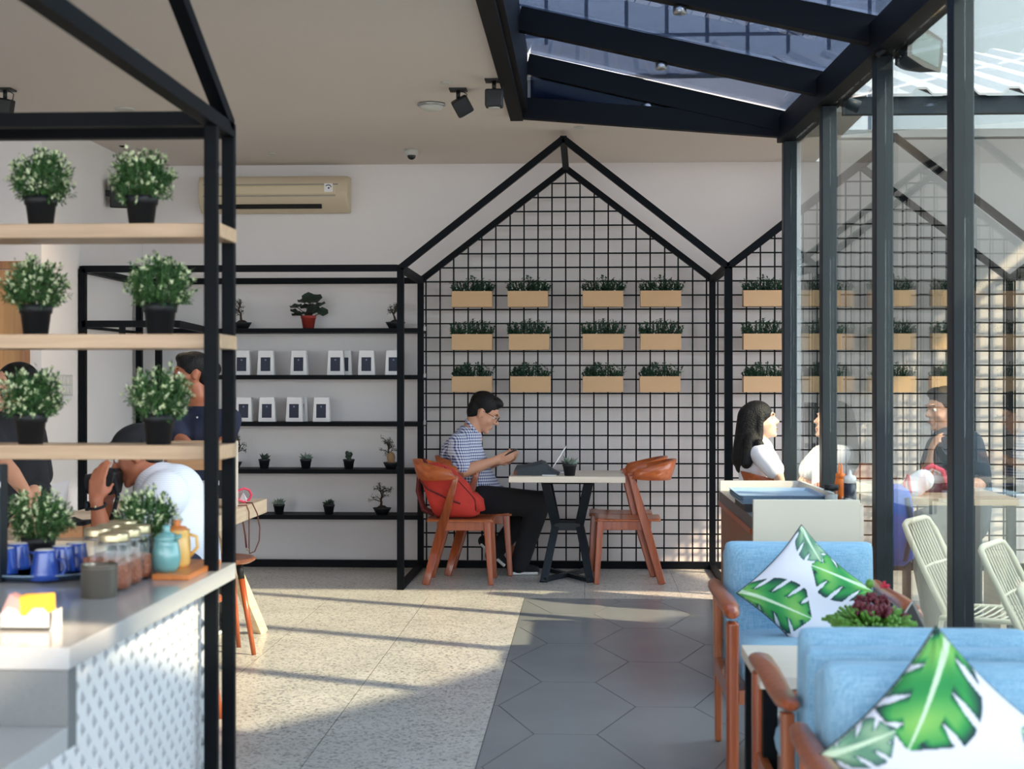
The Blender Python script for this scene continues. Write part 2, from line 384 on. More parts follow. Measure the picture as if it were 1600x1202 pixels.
# elongated hexagonal cement tiles
m = MB()
hx, hw, hn, hh = .42, .2952, .1248, .53
for c in range(-1, 9):
    for r in range(-10, 16):
        cx = -.083 + c * hx; cy = 6.57 - .5 * 1.06 * (c % 2) + r * 1.06
        P = [(cx - hw, cy), (cx - hn, cy - hh), (cx + hn, cy - hh), (cx + hw, cy), (cx + hn, cy + hh), (cx - hn, cy + hh)]
        k = .0026
        P = [(cx + (x - cx) * (1 - k / hw), cy + (y - cy) * (1 - k / hh)) for x, y in P]
        def clip(P, f):
            out = []
            for i in range(len(P)):
                a, b = P[i], P[(i + 1) % len(P)]; fa, fb = f(a), f(b)
                if fa >= 0: out.append(a)
                if fa * fb < 0: t = fa / (fa - fb); out.append((a[0] + (b[0] - a[0]) * t, a[1] + (b[1] - a[1]) * t))
            return out
        for f in (lambda p: p[0] + .398, lambda p: 9.878 - p[1], lambda p: p[1] + 4, lambda p: 3.1 - p[0]):
            if P: P = clip(P, f)
        if len(P) >= 3: m.prism(P, 2, -.001, 0)
struct(m.build('trim_1', HEX))
# ceiling with the roof light opening
m = MB()
m.box((-8.2, -4, CEZ), (SKY0, YW + .1, CEZ + .22)); m.box((SKY0, YS, CEZ), (1.75, YW + .1, CEZ + .22)); m.box((SKY0, -4, CEZ), (1.6, 2.0, CEZ + .22))
struct(m.build('ceiling', CE))
m = MB(); m.box((-3.62, YW, 0), (1.9, YW + .2, CEZ)); m.box((1.9, YW, 0), (7, YW + .2, 3.25)); struct(m.build('wall_back', PL))
m = MB(); m.box((XL - .15, 9.69, 0), (XL, YW, CEZ)); struct(m.build('wall_left', PL))
yd = 9.54; xa, xb = X(-30, yd), X(47, yd)
m = MB(); m.box((-8.2, yd, 0), (xa, yd + .15, CEZ)); m.box((xb, yd, 0), (XL, yd + .15, CEZ)); m.box((xa, yd, Z(405, yd)), (xb, yd + .15, CEZ)); struct(m.build('wall_front', PL))
m = MB(); m.box((-8.3, -4, 0), (-8.2, yd, CEZ)); struct(m.build('wall_side', PL))
d = thing('door_1', None, None, (xa, yd + .05, 0)); struct(d)
MB().box((xa + .05, yd + .03, 0), (xb - .05, yd + .07, Z(408, yd) - .04)).build('door_leaf', DOORW, d, True)
mm = MB().box((xb - .05, yd - .01, 0), (xb, yd + .1, Z(405, yd))); mm.box((xa, yd - .01, 0), (xa + .05, yd + .1, Z(405, yd))); mm.box((xa + .05, yd - .01, Z(405, yd) - .05), (xb - .05, yd + .1, Z(405, yd))); mm.build('door_frame', wood('door_frame_wood', (150, 100, 64), (168, 116, 74), .5, 2), d, True)
# outdoors: paving, neighbour house, corrugated lean-to roof, boundary wall
struct(MB().box((1.6, -6, -.3), (30, 24, -.045)).build('ground', CONC))
MB().box((-30, -30, -.35), (30, -4.2, -.06)).build('street', CONC); struct(bpy.data.objects['street'])
def corrugated(name, lab, x0, x1, y0, z0, y1, z1, pitch=.25, grp=None):
    base = V((x0, y0, 0)); m = MB(); xs = []
    n = int((x1 - x0) / pitch)
    for i in range(n + 1):
        for o, h in ((0, 0), (.42, 0), (.56, .035), (.76, .035), (.9, 0)):
            xx = x0 + (i + o) * pitch
            if xx <= x1: xs.append((xx, h))
    top = [(x, h) for x, h in xs]
    N = len(top); vs = []
    for (yy, zz) in ((y0, z0), (y1, z1)):
        for x, h in top: vs.append((x, yy, zz + h))
        for x, h in top: vs.append((x, yy, zz + h - .012))
    fs = []
    for i in range(N - 1):
        fs += [(i, i + 1, 2 * N + i + 1, 2 * N + i), (N + i, 3 * N + i, 3 * N + i + 1, N + i + 1), (i, N + i, N + i + 1, i + 1), (2 * N + i, 2 * N + i + 1, 3 * N + i + 1, 3 * N + i)]
    m.add(vs, fs)
    t = thing(name, lab, 'roof', base, group=grp)
    m.build('corrugated_sheet', CORR, t, True)
    MB().box((x0, y0 + .06, z0 - .10), (x1, y0 + .12, z0 - .005)).build('fascia', ST2, t, True)
    for xx in np.arange(x0 + .8, x1, 1.6):
        MB().bar((xx, y0 + .1, z0 - .05), (xx, y1, z1 - .06), .05, .08).build('purlin', ST2, t, True)
    return t
corrugated('lean_to_roof', 'white corrugated lean-to roof above the patio right of the glass wall', 1.42, 5.0, 8.45, 2.98, 11.73, 3.90)
corrugated('corrugated_roof', 'pale corrugated roof seen up through the tinted skylight', -1.2, 1.3, 12.6, 3.95, 14.2, 4.55)
nb = thing('neighbour_house', 'pale neighbouring house wall with square tiles behind the skylight, beside an added grey sky stand-in', 'building', (0, 16, 0))
MB().box((-4, 16, 0), (3.0, 16.4, 9)).build('tiled_facade', EXTT, nb, True)
MB().box((3.0, 16, 0), (14, 16.6, 8)).build('sky_stand_in', SKYW, nb, True)  # added grey wall standing in for the bright open sky
o = MB().box((1.9, YW, 3.27), (6.5, YW + .22, 3.33)).build('wall_coping', mat('bright_white_coping', (240, 240, 240), .6), base=(4, YW, 3.27)); tag(o, 'bright white coping strip along the top of the patio boundary wall', 'coping')
# added unseen slab, its outline shaped to throw the rounded shade on the floor
pts = [(1.55, .3), (1.9, 2.28), (2.16, 2.92), (2.5, 4.05), (3.1, 4.9), (4.19, 6.93), (5.4, 8.3), (9, 8.3), (9, -3), (1.5, -3)]
t = thing('shade_blocker', 'added unseen awning over the terrace outside the glass wall', 'blocker', (5, 3, 0))
MB().prism(pts, 2, 3.0, 3.05).build('blocker_sheet', BGREY, t, True)
for a, b in ((8.5, 7.8), (8.5, -2.5), (4.6, -2.5)): MB().cyl((a, b, -.045), (a, b, 3.0), .04).build('post', ST, t, True)

# ================================================================== skylight and glass wall
WT = .08
PY = [9.60, 8.40, 7.15, 5.90, 4.65, 3.40, 2.15]
gw = thing('glazed_wall', 'tall dark-framed glass wall dividing the cafe from the patio', 'glass wall', (gx(6), 6, 0))
for y in PY:
    MB().box((gx(y) - .035, y - .05, 0), (gx(y) + .045, y + .05, 2.90)).build('post', ST2, gw, True, bevel=.004, seg=1)
MB().bar((gx(9.64), 9.64, 2.975), (gx(2.1), 2.1, 2.975), .13, .15).build('eave_beam', ST, gw, True)
MB().bar((gx(9.56), 9.56, .03), (gx(2.15), 2.15, .03), .06, .06).build('bottom_rail', ST, gw, True)
MB().box((gx(9.6) + .05, 9.585, .0), (gx(9.6) + .075, 9.61, 2.9)).build('edge_channel', STEELB, gw, True)
for i in range(len(PY) - 1):
    a, b = PY[i] - .05, PY[i + 1] + .05
    MB().bar((gx(a) + .01, a, 1.48), (gx(b) + .01, b, 1.48), .010, 2.82).build('glass_pane', GLS, gw, True)
sk = thing('skylight', 'sloping tinted glass skylight with dark steel rafters over the seating', 'skylight', (.4, 6, CEZ))
for y in PY:
    MB().bar((SKY0 + .08, y, 3.40), (gx(y) - .02, y, 3.02), .075, .13).build('rafter', ST, sk, True)
MB().box((SKY0, 2.0, 3.10), (SKY0 + .08, 9.63, 3.50)).build('upstand_beam', ST, sk, True)
MB().bar((SKY0 - .02, 9.60, 3.13), (gx(9.6), 9.60, 2.99), .07, .13).build('end_beam', ST, sk, True)
MB().box((SKY0 - .03, 2.0, 3.055), (SKY0 + .05, 9.66, 3.09)).build('ceiling_trim', ST, sk, True)
for i in range(len(PY) - 1):
    a, b = PY[i] + .001, PY[i + 1] + .002
    xa_, za, xb_, zb = SKY0 + .08, 3.475, (gx(a) + gx(b)) / 2 + .02, 3.085
    m = MB(); m.add([(xa_, a, za), (xb_, a, zb), (xb_, b, zb), (xa_, b, za), (xa_, a, za + .012), (xb_, a, zb + .012), (xb_, b, zb + .012), (xa_, b, za + .012)],
        [(0, 1, 2, 3), (7, 6, 5, 4), (0, 4, 5, 1), (1, 5, 6, 2), (2, 6, 7, 3), (3, 7, 4, 0)]); m.build('glass_pane', GLT, sk, True)
m = MB(); m.add([(SKY0 + .1, 9.60, 3.17), (gx(9.6) - .05, 9.60, 3.03), (SKY0 + .1, 9.60, 3.36), (SKY0 + .1, 9.61, 3.17), (gx(9.6) - .05, 9.61, 3.03), (SKY0 + .1, 9.61, 3.36)], [(0, 1, 2), (5, 4, 3), (0, 3, 4, 1), (1, 4, 5, 2), (2, 5, 3, 0)]); m.build('gable_glass', GLT, sk, True)
for (px, Y, lab) in ((1062, 7.15, 'small chrome downlight under the rafter at the top edge'), (1033, 8.40, 'small chrome downlight under the middle skylight rafter'), (1012, 9.60, 'small chrome downlight near the far end beam of the skylight')):
    x = X(px, Y); z = 3.40 + (3.02 - 3.40) * (x - SKY0 - .08) / (gx(Y) - SKY0 - .1) - .075
    t = thing('rafter_downlight', lab, 'downlight', (x, Y, z))
    MB().lathe([(.032, 0), (.032, -.03), (.024, -.034), (.024, -.01), (0, -.01)]).build('housing', STEELB, t)
    MB().lathe([(.02, -.022), (0, -.022)]).build('lens', DOTS, t)

# ================================================================== steel house frames along the back wall
P0 = -1.252; PITCH = 2.197; EZ = 2.172; BW = .045
def peak(k): return P0 + PITCH * (k + .5)
labs = ['black steel house-shaped frame with wire grid behind the man at the table', 'black steel house-shaped frame with wire grid behind the woman and the glass posts', 'black steel house-shaped frame cut off by the right edge behind the glass']
def gridline(m, p, q): m.bar(p, q, .011, .011)
GS = .1057
for k in range(3):
    x0, x1, xp = P0 + PITCH * k, P0 + PITCH * (k + 1), peak(k)
    t = thing('house_frame', labs[k], 'house frame', (xp, (YB + YF) / 2, 0), group='house frames along the back wall')
    for Y, zp in ((YF, 3.035), (YB, 3.015)):
        for x in ([x0, x1] if k == 0 else [x1]):
            MB().box((x - BW / 2, Y - BW / 2, 0), (x + BW / 2, Y + BW / 2, EZ)).build('post', ST, t, True)
        for x in (x0, x1):
            MB().bar((x, Y, EZ), (xp, Y, zp), BW, BW, V((0, 1, 0))).build('rafter', ST, t, True)
    MB().bar((xp, YF, 3.035), (xp, YB, 3.015), BW, BW).build('ridge_bar', ST, t, True)
    for x in ([x0, x1] if k == 0 else [x1]):
        MB().box((x - BW / 2, YF, EZ - BW / 2), (x + BW / 2, YB, EZ + BW / 2)).build('eave_bar', ST, t, True)
        MB().box((x - BW / 2, YF, 0), (x + BW / 2, YB, .035)).build('floor_bar', ST, t, True)
    MB().box((x0, YB - .02, 0), (x1, YB + .02, .055)).build('bottom_rail', ST, t, True)
    m = MB(); yg = YB + .005
    n = int(PITCH / 2 / GS)
    for i in range(-n, n + 1):
        x = xp + i * GS
        if x0 < x < x1:
            zt = EZ + (3.015 - EZ) * (1 - abs(x - xp) / (PITCH / 2)); j = random.Random(i * 7 + k).uniform(-.003, .003)
            gridline(m, (x + j, yg, .04), (x - j, yg, zt))
    z = 2.903
    while z > .1:
        hw_ = PITCH / 2 if z <= EZ else PITCH / 2 * (3.015 - z) / (3.015 - EZ)
        gridline(m, (xp - hw_, yg + .009, z), (xp + hw_, yg + .009, z)); z -= GS
    m.build('wire_grid', ST, t, True)

# ---- planters hung on the grids
def leaf_quad(m, p, d, L, W, mi=0, fold=.25):
    r, u, d = frame_of(d); q = p + d * L
    m.add([p, p + d * L * .5 + r * W / 2 + u * W * fold, q, p + d * L * .5 - r * W / 2 + u * W * fold], [(0, 1, 2), (0, 2, 3)], mi, False)
def rnd_dir(rg, zmin=-1):
    while True:
        v = V((rg.uniform(-1, 1), rg.uniform(-1, 1), rg.uniform(zmin, 1)))
        if .05 < v.length < 1: return v.normalized()
PLG = 'tan box planters hung on the wire grids'
def planter_mesh(seed):
    rg = random.Random(seed); m = MB()
    for i in range(75):
        bx = rg.uniform(-.145, .145); by = rg.uniform(-.04, .05); h = rg.uniform(.03, .105) * (1 - .3 * abs(bx) / .15)
        lean = V((rg.uniform(-.35, .35) + bx * 1.5, rg.uniform(-.5, .4), 1)).normalized()
        for j in range(9):
            f = (j + 1) / 9; p = V((bx, by, .104)) + lean * h * f * 1.2
            leaf_quad(m, p, (rnd_dir(rg, -.2) + lean * .4), rg.uniform(.018, .03), rg.uniform(.013, .019))
    return m
protos = []
for s in range(3):
    t = thing('box_planter', 'x', 'planter', (0, 0, 0), group=PLG)
    m = MB(); W2, D2, H = .15, .055, .118; th = .008
    m.box((-W2, -D2, 0), (W2, D2, th)); m.box((-W2, -D2, 0), (W2, -D2 + th, H)); m.box((-W2, D2 - th, 0), (W2, D2, H)); m.box((-W2, -D2, 0), (-W2 + th, D2, H)); m.box((W2 - th, -D2, 0), (W2, D2, H))
    m.build('wooden_box', PLANT, t)
    MB().box((-W2 + th, -D2 + th, .09), (W2 - th, D2 - th, .112)).build('soil', SOIL, t)
    planter_mesh(s + 5).build('foliage', LEAFP, t)
    for sx in (-.1, .1): MB().box((sx - .006, D2, .03), (sx + .006, D2 + .028, .10)).build('hook', ST, t)
    protos.append(t)
cols = [(738, 738, 738), (825, 827, 829), (942, 942, 942), (1032, 1032, 1031)]
rowpx = (480, 547, 613); ynm = ['top row', 'middle row', 'bottom row']; cn = ['leftmost column', 'second column', 'third column', 'rightmost column']
idx = 0; YP = 11.395
for k in range(2):
    for c in range(4):
        for r in range(3):
            px = cols[c][r] + (0 if k == 0 else 454.5)
            loc = (X(px, YP), YP, Z(rowpx[r], YP))
            lab = 'tan planter, %s, %s, on the grid %s' % (ynm[r], cn[c], 'above the table' if k == 0 else 'behind the glass')
            src = protos[idx % 3]
            if idx < 3: src.location = loc; src['label'] = lab
            else: copy_tree(src, loc, 0, lab)
            idx += 1

# ================================================================== shelving bay on the left
sh = thing('shelving_unit', 'black steel wall shelving unit holding plants and white coffee packs', 'shelving', ((XL + P0) / 2, YB, 0))
xq = XL + .03
for (x, Y) in ((xq, YF), (xq + .02, YB), (X(248, YB), YB)):
    MB().box((x - BW / 2, Y - BW / 2, 0), (x + BW / 2, Y + BW / 2, EZ)).build('post', ST, sh, True)
for Y in (YF, YB): MB().box((xq, Y - BW / 2, EZ - BW / 2), (P0 - .02, Y + BW / 2, EZ + BW / 2)).build('top_rail', ST, sh, True)
MB().box((xq - BW / 2, YF, EZ - BW / 2), (xq + BW / 2, YB, EZ + BW / 2)).build('side_rail', ST, sh, True)
zf = Z(505, YF)
MB().box((xq, YF - BW / 2, zf - BW / 2), (X(276, YF), YF + BW / 2, zf + BW / 2)).build('middle_rail', ST, sh, True)
MB().bar((X(276, YF), YF, zf), (X(322, YB), YB - .02, 1.80), BW, BW).build('cross_rail', ST, sh, True)
MB().bar((xq, YF, zf - .02), (X(222, YB), YB - .02, zf - .02), .02, .02).build('cross_rail', ST, sh, True)
MB().box((X(190, YF) - .012, YF - .02, zf - .075), (X(190, YF) + .022, YF + .02, zf)).build('short_stud', ST, sh, True)
SZ = []
for py in (512.5, 586, 660, 734.5, 806.5):
    z = Z(py, YB - .04); SZ.append(z)
    MB().box((X(250, YB), YB - .05, z - .033), (P0 + .02, YW - .01, z)).build('shelf_board', ST, sh, True)
MB().box((XL + .05, YB - .03, 0), (P0 - .02, YB + .01, .055)).build('bottom_rail', ST, sh, True)
for z in SZ: tag(MB().box((P0 + .026, YB - .035, z - .02), (P0 + .042, YB - .02, z + .012)).build('end_clip', GRAY, sh, True), 'small pale clip')

# ---- coffee packs
def pack_proto():
    t = thing('coffee_pack', 'x', 'coffee pack', group='white coffee packs on the wall shelves')
    m = MB(); w0, w1, d0, d1, h = .065, .056, .04, .03, .188
    m.add([(-w0, -d0, 0), (w0, -d0, 0), (w0, d0, 0), (-w0, d0, 0), (-w1, -d1, h), (w1, -d1, h), (w1, d1, h), (-w1, d1, h)], [(3, 2, 1, 0), (4, 5, 6, 7), (0, 1, 5, 4), (1, 2, 6, 5), (2, 3, 7, 6), (3, 0, 4, 7)])
    m.build('paper_pack', PAPER, t, bevel=.003)
    m = MB(); a, b = .03, .135
    def yy(z): return -d0 + (d0 - d1) * z / h - .0015
    m.add([(-.037, yy(a), a), (.037, yy(a), a), (.037, yy(b), b), (-.037, yy(b), b), (-.037, yy(a) + .002, a), (.037, yy(a) + .002, a), (.037, yy(b) + .002, b), (-.037, yy(b) + .002, b)], [(0, 1, 2, 3), (7, 6, 5, 4), (0, 4, 5, 1), (1, 5, 6, 2), (2, 6, 7, 3), (3, 7, 4, 0)])
    m.build('label', LABEL, t)
    m = MB(); m.ball((0, yy(.115) - .001, .115), (.007, .001, .007)); m.build('print', mat('pale_grey_print', (120, 128, 150), .6), t)
    return t
pk = pack_proto(); YK = 11.56
up = [(379, 0), (416, 0), (468, 0), (525, 0), (538, .06), (573, 0), (616, 0)]; lo_ = [(382, 0), (418, 0), (461, 0), (469, .06), (503, 0)]
nm = ['first', 'second', 'third', 'fourth', 'fifth', 'sixth', 'seventh']
first = True
for row, (lst, si, rn) in enumerate(((up, 1, 'upper'), (lo_, 2, 'lower'))):
    for i, (px, dy) in enumerate(lst):
        Y = YK + dy * 1.35; loc = (X(px, Y), Y, SZ[si]); lab = 'white coffee pack with navy label, %s from the left on the %s pack shelf' % (nm[i], rn)
        if dy: lab = 'white coffee pack half hidden behind another on the %s pack shelf' % rn
        if first: pk.location = loc; pk['label'] = lab; first = False
        else: copy_tree(pk, loc, [0, .05, -.04, .02][i % 4], lab)

# ---- small plants
def pot(m, r, h, c=(0, 0, 0), rim=True):
    c = V(c); p = [(0, 0), (r * .72, 0), (r * .93, h * .78)]
    if rim: p += [(r, h * .78), (r * 1.02, h), (r * .9, h), (r * .88, h * .86), (0, h * .86)]
    else: p += [(r, h), (r * .88, h), (r * .85, h * .88), (0, h * .88)]
    m.lathe(p, c, 24)
def succulent(loc, lab, seed, kind='spiky'):
    rg = random.Random(seed); t = thing('potted_succulent', lab, 'potted plant', loc, group='little potted succulents on the shelves')
    m = MB(); pot(m, .044, .072); m.build('pot', POT, t)
    m = MB(); c = V((0, 0, .064))
    if kind == 'ball':
        for i in range(9): m.ball(c + V((rg.uniform(-.022, .022), rg.uniform(-.02, .02), .012 + rg.uniform(0, .045))), rg.uniform(.012, .02), 8)
    else:
        for i in range(34 if kind == 'spiky' else 22):
            d = rnd_dir(rg, .05); d.z += .25
            L = rg.uniform(.03, .055) * (1.1 if kind == 'spiky' else 1.3)
            r, u, dd = frame_of(d); w_ = .008
            m.cyl(c, c + dd.normalized() * L * .6, w_ * .5, w_, 6); m.cyl(c + dd * L * .6, c + dd * L, w_, .001, 6)
    m.build('leaves', LEAFD if kind != 'pale' else mat('grey_green_leaf', (110, 128, 116), .6, var=.2), t)
    return t
def bonsai(loc, lab, seed, H=.22, spread=.085, dish=.075, lean=0, caudex=False, name='bonsai_tree'):
    rg = random.Random(seed); t = thing(name, lab, 'bonsai', loc, group='bonsai trees on the shelves')
    m = MB(); h = .05
    m.lathe([(0, 0), (dish * .62, 0), (dish * .95, h * .8), (dish * 1.03, h), (dish * .95, h), (dish * .9, h * .85), (0, h * .85)], n=20, sy=.8); m.build('dish', POT, t)
    m = MB().ball((0, 0, h * .8), (dish * .6, dish * .45, .03)); 
    if caudex: m.ball((0, 0, .085), (.032, .03, .045))
    m.build('soil_mound', SOIL if not caudex else mat('tan_swollen_root', (150, 120, 84), .8, var=.2), t)
    m = MB(); lf = MB(); p = V((0, 0, h)); pts = [p.copy()]; n = 6
    for i in range(n): p = p + V((rg.uniform(-.012, .012) + lean, rg.uniform(-.008, .008), (H - h) * .62 / n)); pts.append(p.copy())
    m.tube(pts, .006, 6, rs=[.011 * (1 - .7 * i / n) for i in range(n + 1)])
    for i in range(13):
        b = pts[rg.randint(2, n)]; d = rnd_dir(rg, -.1); d.y *= .6; e = b + V((d.x * spread * rg.uniform(.5, 1.15), d.y * spread, abs(d.z) * spread * .8 + .01)); mid = (b + e) / 2 + V((0, 0, .012))
        m.tube([b, mid, e], .002, 5, rs=[.004, .0028, .0015])
        for j in range(26):
            q = (mid if rg.random() < .3 else e) + rnd_dir(rg) * rg.uniform(0, .02); leaf_quad(lf, q, rnd_dir(rg), .011, .008)
    m.build('trunk', BARK, t); lf.build('foliage', LEAFD, t); return t
YSH = 11.56
def sh_loc(px, si, Y=YSH): return (X(px, Y), Y, SZ[si])
bonsai(sh_loc(378, 0), 'small bonsai in a dark dish at the left of the top wall shelf', 3, .25, .07)
bonsai(sh_loc(618, 0), 'bonsai with bare twisted twigs behind the front post on the top shelf', 8, .24, .065, lean=.003)
bonsai(sh_loc(611, 3), 'bonsai with a swollen tan root at the right of the fourth shelf', 12, .27, .08, .06, lean=-.002, caudex=True)
bonsai(sh_loc(366, 3), 'bonsai peeking out beside the wooden rack on the fourth shelf', 15, .28, .075, .06)
bonsai(sh_loc(597, 4), 'leafy bonsai in a rocky dark dish on the lowest shelf', 21, .25, .1, .07)
succulent(sh_loc(413, 3), 'small trailing succulent in a black pot, leftmost on the fourth shelf', 1, 'thin')
succulent(sh_loc(478, 3), 'short pale succulent in a black pot, middle of the fourth shelf', 2, 'pale')
succulent(sh_loc(545, 3), 'round knobbly cactus in a black pot on the fourth shelf', 3, 'ball')
succulent(sh_loc(436, 4), 'spreading succulent in a black pot, leftmost on the lowest shelf', 4, 'pale')
succulent(sh_loc(514, 4), 'pointed agave-like succulent in a black pot on the lowest shelf', 5, 'spiky')
t = thing('potted_houseplant', 'large-leaved houseplant in a red clay pot on the top wall shelf', 'potted plant', sh_loc(482, 0))
m = MB(); pot(m, .058, .1); m.build('pot', TERRA, t)
m = MB(); st = MB(); rg = random.Random(4)
for i, (dx, dz, s) in enumerate(((-.09, .17, .05), (-.07, .11, .055), (0, .235, .058), (.055, .225, .06), (.09, .18, .05), (.105, .13, .045), (-.02, .17, .05), (.04, .15, .05), (-.04, .21, .05), (.01, .12, .045), (-.10, .13, .042))):
    c = V((dx, rg.uniform(-.05, .03), dz)); st.tube([(0, 0, .08), (dx * .4, c.y * .5, dz * .75), c], .003, 5)
    n = 10; tilt = Euler((rg.uniform(.3, 1.2), rg.uniform(-.4, .4), 0)).to_matrix()
    vs = [c + tilt @ V((cos(2 * pi * k / n) * s, sin(2 * pi * k / n) * s * .85, .012 * (k % 2))) for k in range(n)] + [c + tilt @ V((0, 0, -.012))]
    m.add(vs, [(k, (k + 1) % n, n) for k in range(n)], 0, True)
m.build('leaves', LEAFD, t); st.build('stems', BARK, t)

# ================================================================== ceiling and wall fittings
a = at(548, 272, 11.7); b = at(330, 330, 11.7); yb = YW
ac = thing('air_conditioner', 'cream wall-mounted split air conditioner above the shelves', 'air conditioner', (a.x, yb, b.z))
x0, x1, z0, z1 = X(312, 11.6), X(544, 11.6), Z(329, 11.55), Z(270, 11.55)
m = MB(); prof = [(yb, z0 + .01), (yb - .1, z0), (yb - .17, z0 + .06), (yb - .2, z0 + .12), (yb - .2, z1 - .06), (yb - .17, z1 - .01), (yb, z1)]
m.prism(prof, 0, x0, x1); m.build('casing', ACW, ac, True, bevel=.008)
MB().box((x0 + .04, yb - .206, z0 + .135), (x1 - .09, yb - .198, z1 - .085)).build('front_panel', mat('cream_panel', (204, 188, 156), .45), ac, True, bevel=.004)
m = MB(); m.box((x0 + .04, yb - .2035, z1 - .08), (x1 - .07, yb - .198, z1 - .072)); m.box((x0 + .04, yb - .2035, z0 + .118), (x1 - .09, yb - .198, z0 + .128)); m.build('groove', TIN, ac, True)
MB().bar((x0 + .05, yb - .165, z0 + .045), (x1 - .2, yb - .165, z0 + .045), .02, .035).build('louvre_slot', DOTS, ac, True)
o = MB().box((x1 - .175, yb - .2095, z0 + .15), (x1 - .11, yb - .206, z0 + .215)).build('sticker', PAPER, ac, True)
m = MB(); m.tube([(x1 - .143 + .022 * cos(t_), yb - .2105, z0 + .185 + .018 * sin(t_)) for t_ in np.linspace(0, 2.6, 10)], .003, 6); m.ball((x1 - .14, yb - .2105, z0 + .18), (.007, .002, .007)); m.build('sticker_mark', NAVY, ac, True)
def dome_cam(loc, lab, s=.055):
    t = thing('dome_camera', lab, 'security camera', loc)
    MB().lathe([(0, 0), (s, 0), (s * 1.02, -.03), (s * .85, -.045), (0, -.045)]).build('housing', GRAY, t)
    MB().ball((0, 0, -.05), (s * .62, s * .62, s * .55), 16).build('dome', DOTS, t); return t
dome_cam((X(643, 11.0), 11.0, CEZ), 'small dark dome camera on the ceiling right of the air conditioner', .05)
def ceilY(py): return (CEZ - CZ) * F / (601 - py)
t = thing('bracket_camera', 'white dome camera on a bracket arm high on the left wall', 'security camera', at(120, 228, 9.4))
t.location = at(191, 222, 10.75); 
MB().ball((0, 0, .012), (.038, .038, .035), 16).build('housing', GRAY, t); MB().ball((0, -.002, -.014), (.03, .03, .026), 14).build('dome', DOTS, t)
MB().tube([(-.0, .03, .0), (-.148, .10, .01)], .008).build('bracket_arm', GRAY, t); m = MB(); m.cbox((XL + .006 - t.location.x, .10, .01), (.012, .05, .07)); m.build('wall_plate', ST, t)
for (px, py, lab) in ((195, 164, 'lit recessed downlight over the left shelf frame'),):
    Y = ceilY(py); t = thing('recessed_downlight', lab, 'downlight', (X(px, Y), Y, CEZ))
    MB().lathe([(.045, -.006), (.06, -.008), (.062, 0), (.045, 0)], n=24).build('trim_ring', GRAY, t); MB().lathe([(0, -.002), (.044, -.002)], n=24).build('diffuser', DIFF, t)
    ld = bpy.data.lights.new('downlight_glow', 'SPOT'); ld.energy = 30; ld.color = (1, .75, .5); ld.spot_size = R(120); ld.spot_blend = 1; ld.shadow_soft_size = .04
    lo = bpy.data.objects.new('downlight_glow', ld); COL.objects.link(lo); lo.parent = t; lo.location = (0, 0, -.02)
for (px, py, lab) in ((697, 127, 'flush white ceiling disc nearest the two black spotlights'), (640, 236, 'tiny flush ceiling disc beside the dark dome camera'), (425, 236, 'tiny flush ceiling disc above the air conditioner'), (905, 199, 'tiny flush ceiling disc right of the frame peak'), (207, 70, 'small flush ceiling disc between the left roof bars')):
    Y = ceilY(py) if ceilY(py) < 11.4 else 10.9; tag(MB().lathe([(.034, 0), (.034, -.006), (.026, -.01), (0, -.01)], n=20).build('ceiling_disc', GRAY, base=None), lab, 'ceiling disc'); o = bpy.context.scene.objects[-1] if False else COL.objects[-1]; o.location = (X(px, Y), Y, CEZ)
Y = ceilY(160); t = thing('ceiling_dome_lamp', 'round shallow white dome lamp on the ceiling left of the spotlights', 'ceiling lamp', (X(674, Y), Y, CEZ))
MB().lathe([(.082, 0), (.086, -.012), (.078, -.018)], n=30).build('rim', STEELB, t); MB().lathe([(.078, -.014), (.06, -.036), (.03, -.046), (0, -.049)], n=30).build('diffuser', GRAY, t)
def spot(px, py, lab, rot, s=1):
    Y = ceilY(py); t = thing('spotlight', lab, 'spotlight', (X(px, Y), Y, CEZ), group='black ceiling spotlights')
    MB().box((-.05 * s, -.05 * s, -.01), (.05 * s, .05 * s, 0)).build('mount_plate', BLK, t)
    MB().cyl((0, 0, -.01), (0, 0, -.055), .012).build('stem', BLK, t)
    M = Euler(rot).to_matrix(); c = V((0, 0, -.055)) + M @ V((0, 0, -.05))
    MB().cbox(c, (.1 * s, .085 * s, .10), M).build('lamp_head', BLK, t, bevel=.01)
    MB().cyl(c + M @ V((0, 0, -.05)), c + M @ V((0, 0, -.056)), .033 * s, n=20).build('lens', GRAY, t)
    MB().tube([(.02, 0, -.01), (.05, 0, -.03), (.045, 0, -.06), (.03, 0, -.075)], .003, 6).build('cable', BLK, t)
spot(772, 124, 'black spotlight pointing straight down beside the skylight', (0, 0, 0))
spot(716, 138, 'black spotlight tilted sideways left of the downward one', (.35, -.5, 0))
spot(8, 131, 'black spotlight tilted at the left edge of the ceiling', (.1, .2, 0))
t = thing('wall_speaker', 'black wall speaker half hidden behind the top shelf plants', 'speaker', at(186, 302, 10.85))
m = MB(); m.cbox((0, 0, 0), (.13, .13, .2), Euler((.25, 0, .3))); m.build('speaker_box', BLK, t, bevel=.012); MB().box((XL - t.location.x, -.02, -.02), (-.05, .02, .02)).build('bracket', BLK, t)
ysw = X(92, 9.54)
t = thing('switch_panel', 'white panel of light switches on the left wall', 'switch panel', (XL, 9.95, Z(602, 9.9)))
MB().box((0, -.15, -.07), (.012, .15, .07)).build('back_plate', GRAY, t, bevel=.003)
for i in range(4):
    for j in range(2): MB().box((.012, -.135 + i * .07, -.055 + j * .06), (.018, -.08 + i * .07, -.005 + j * .06)).build('switch', WHT, t)
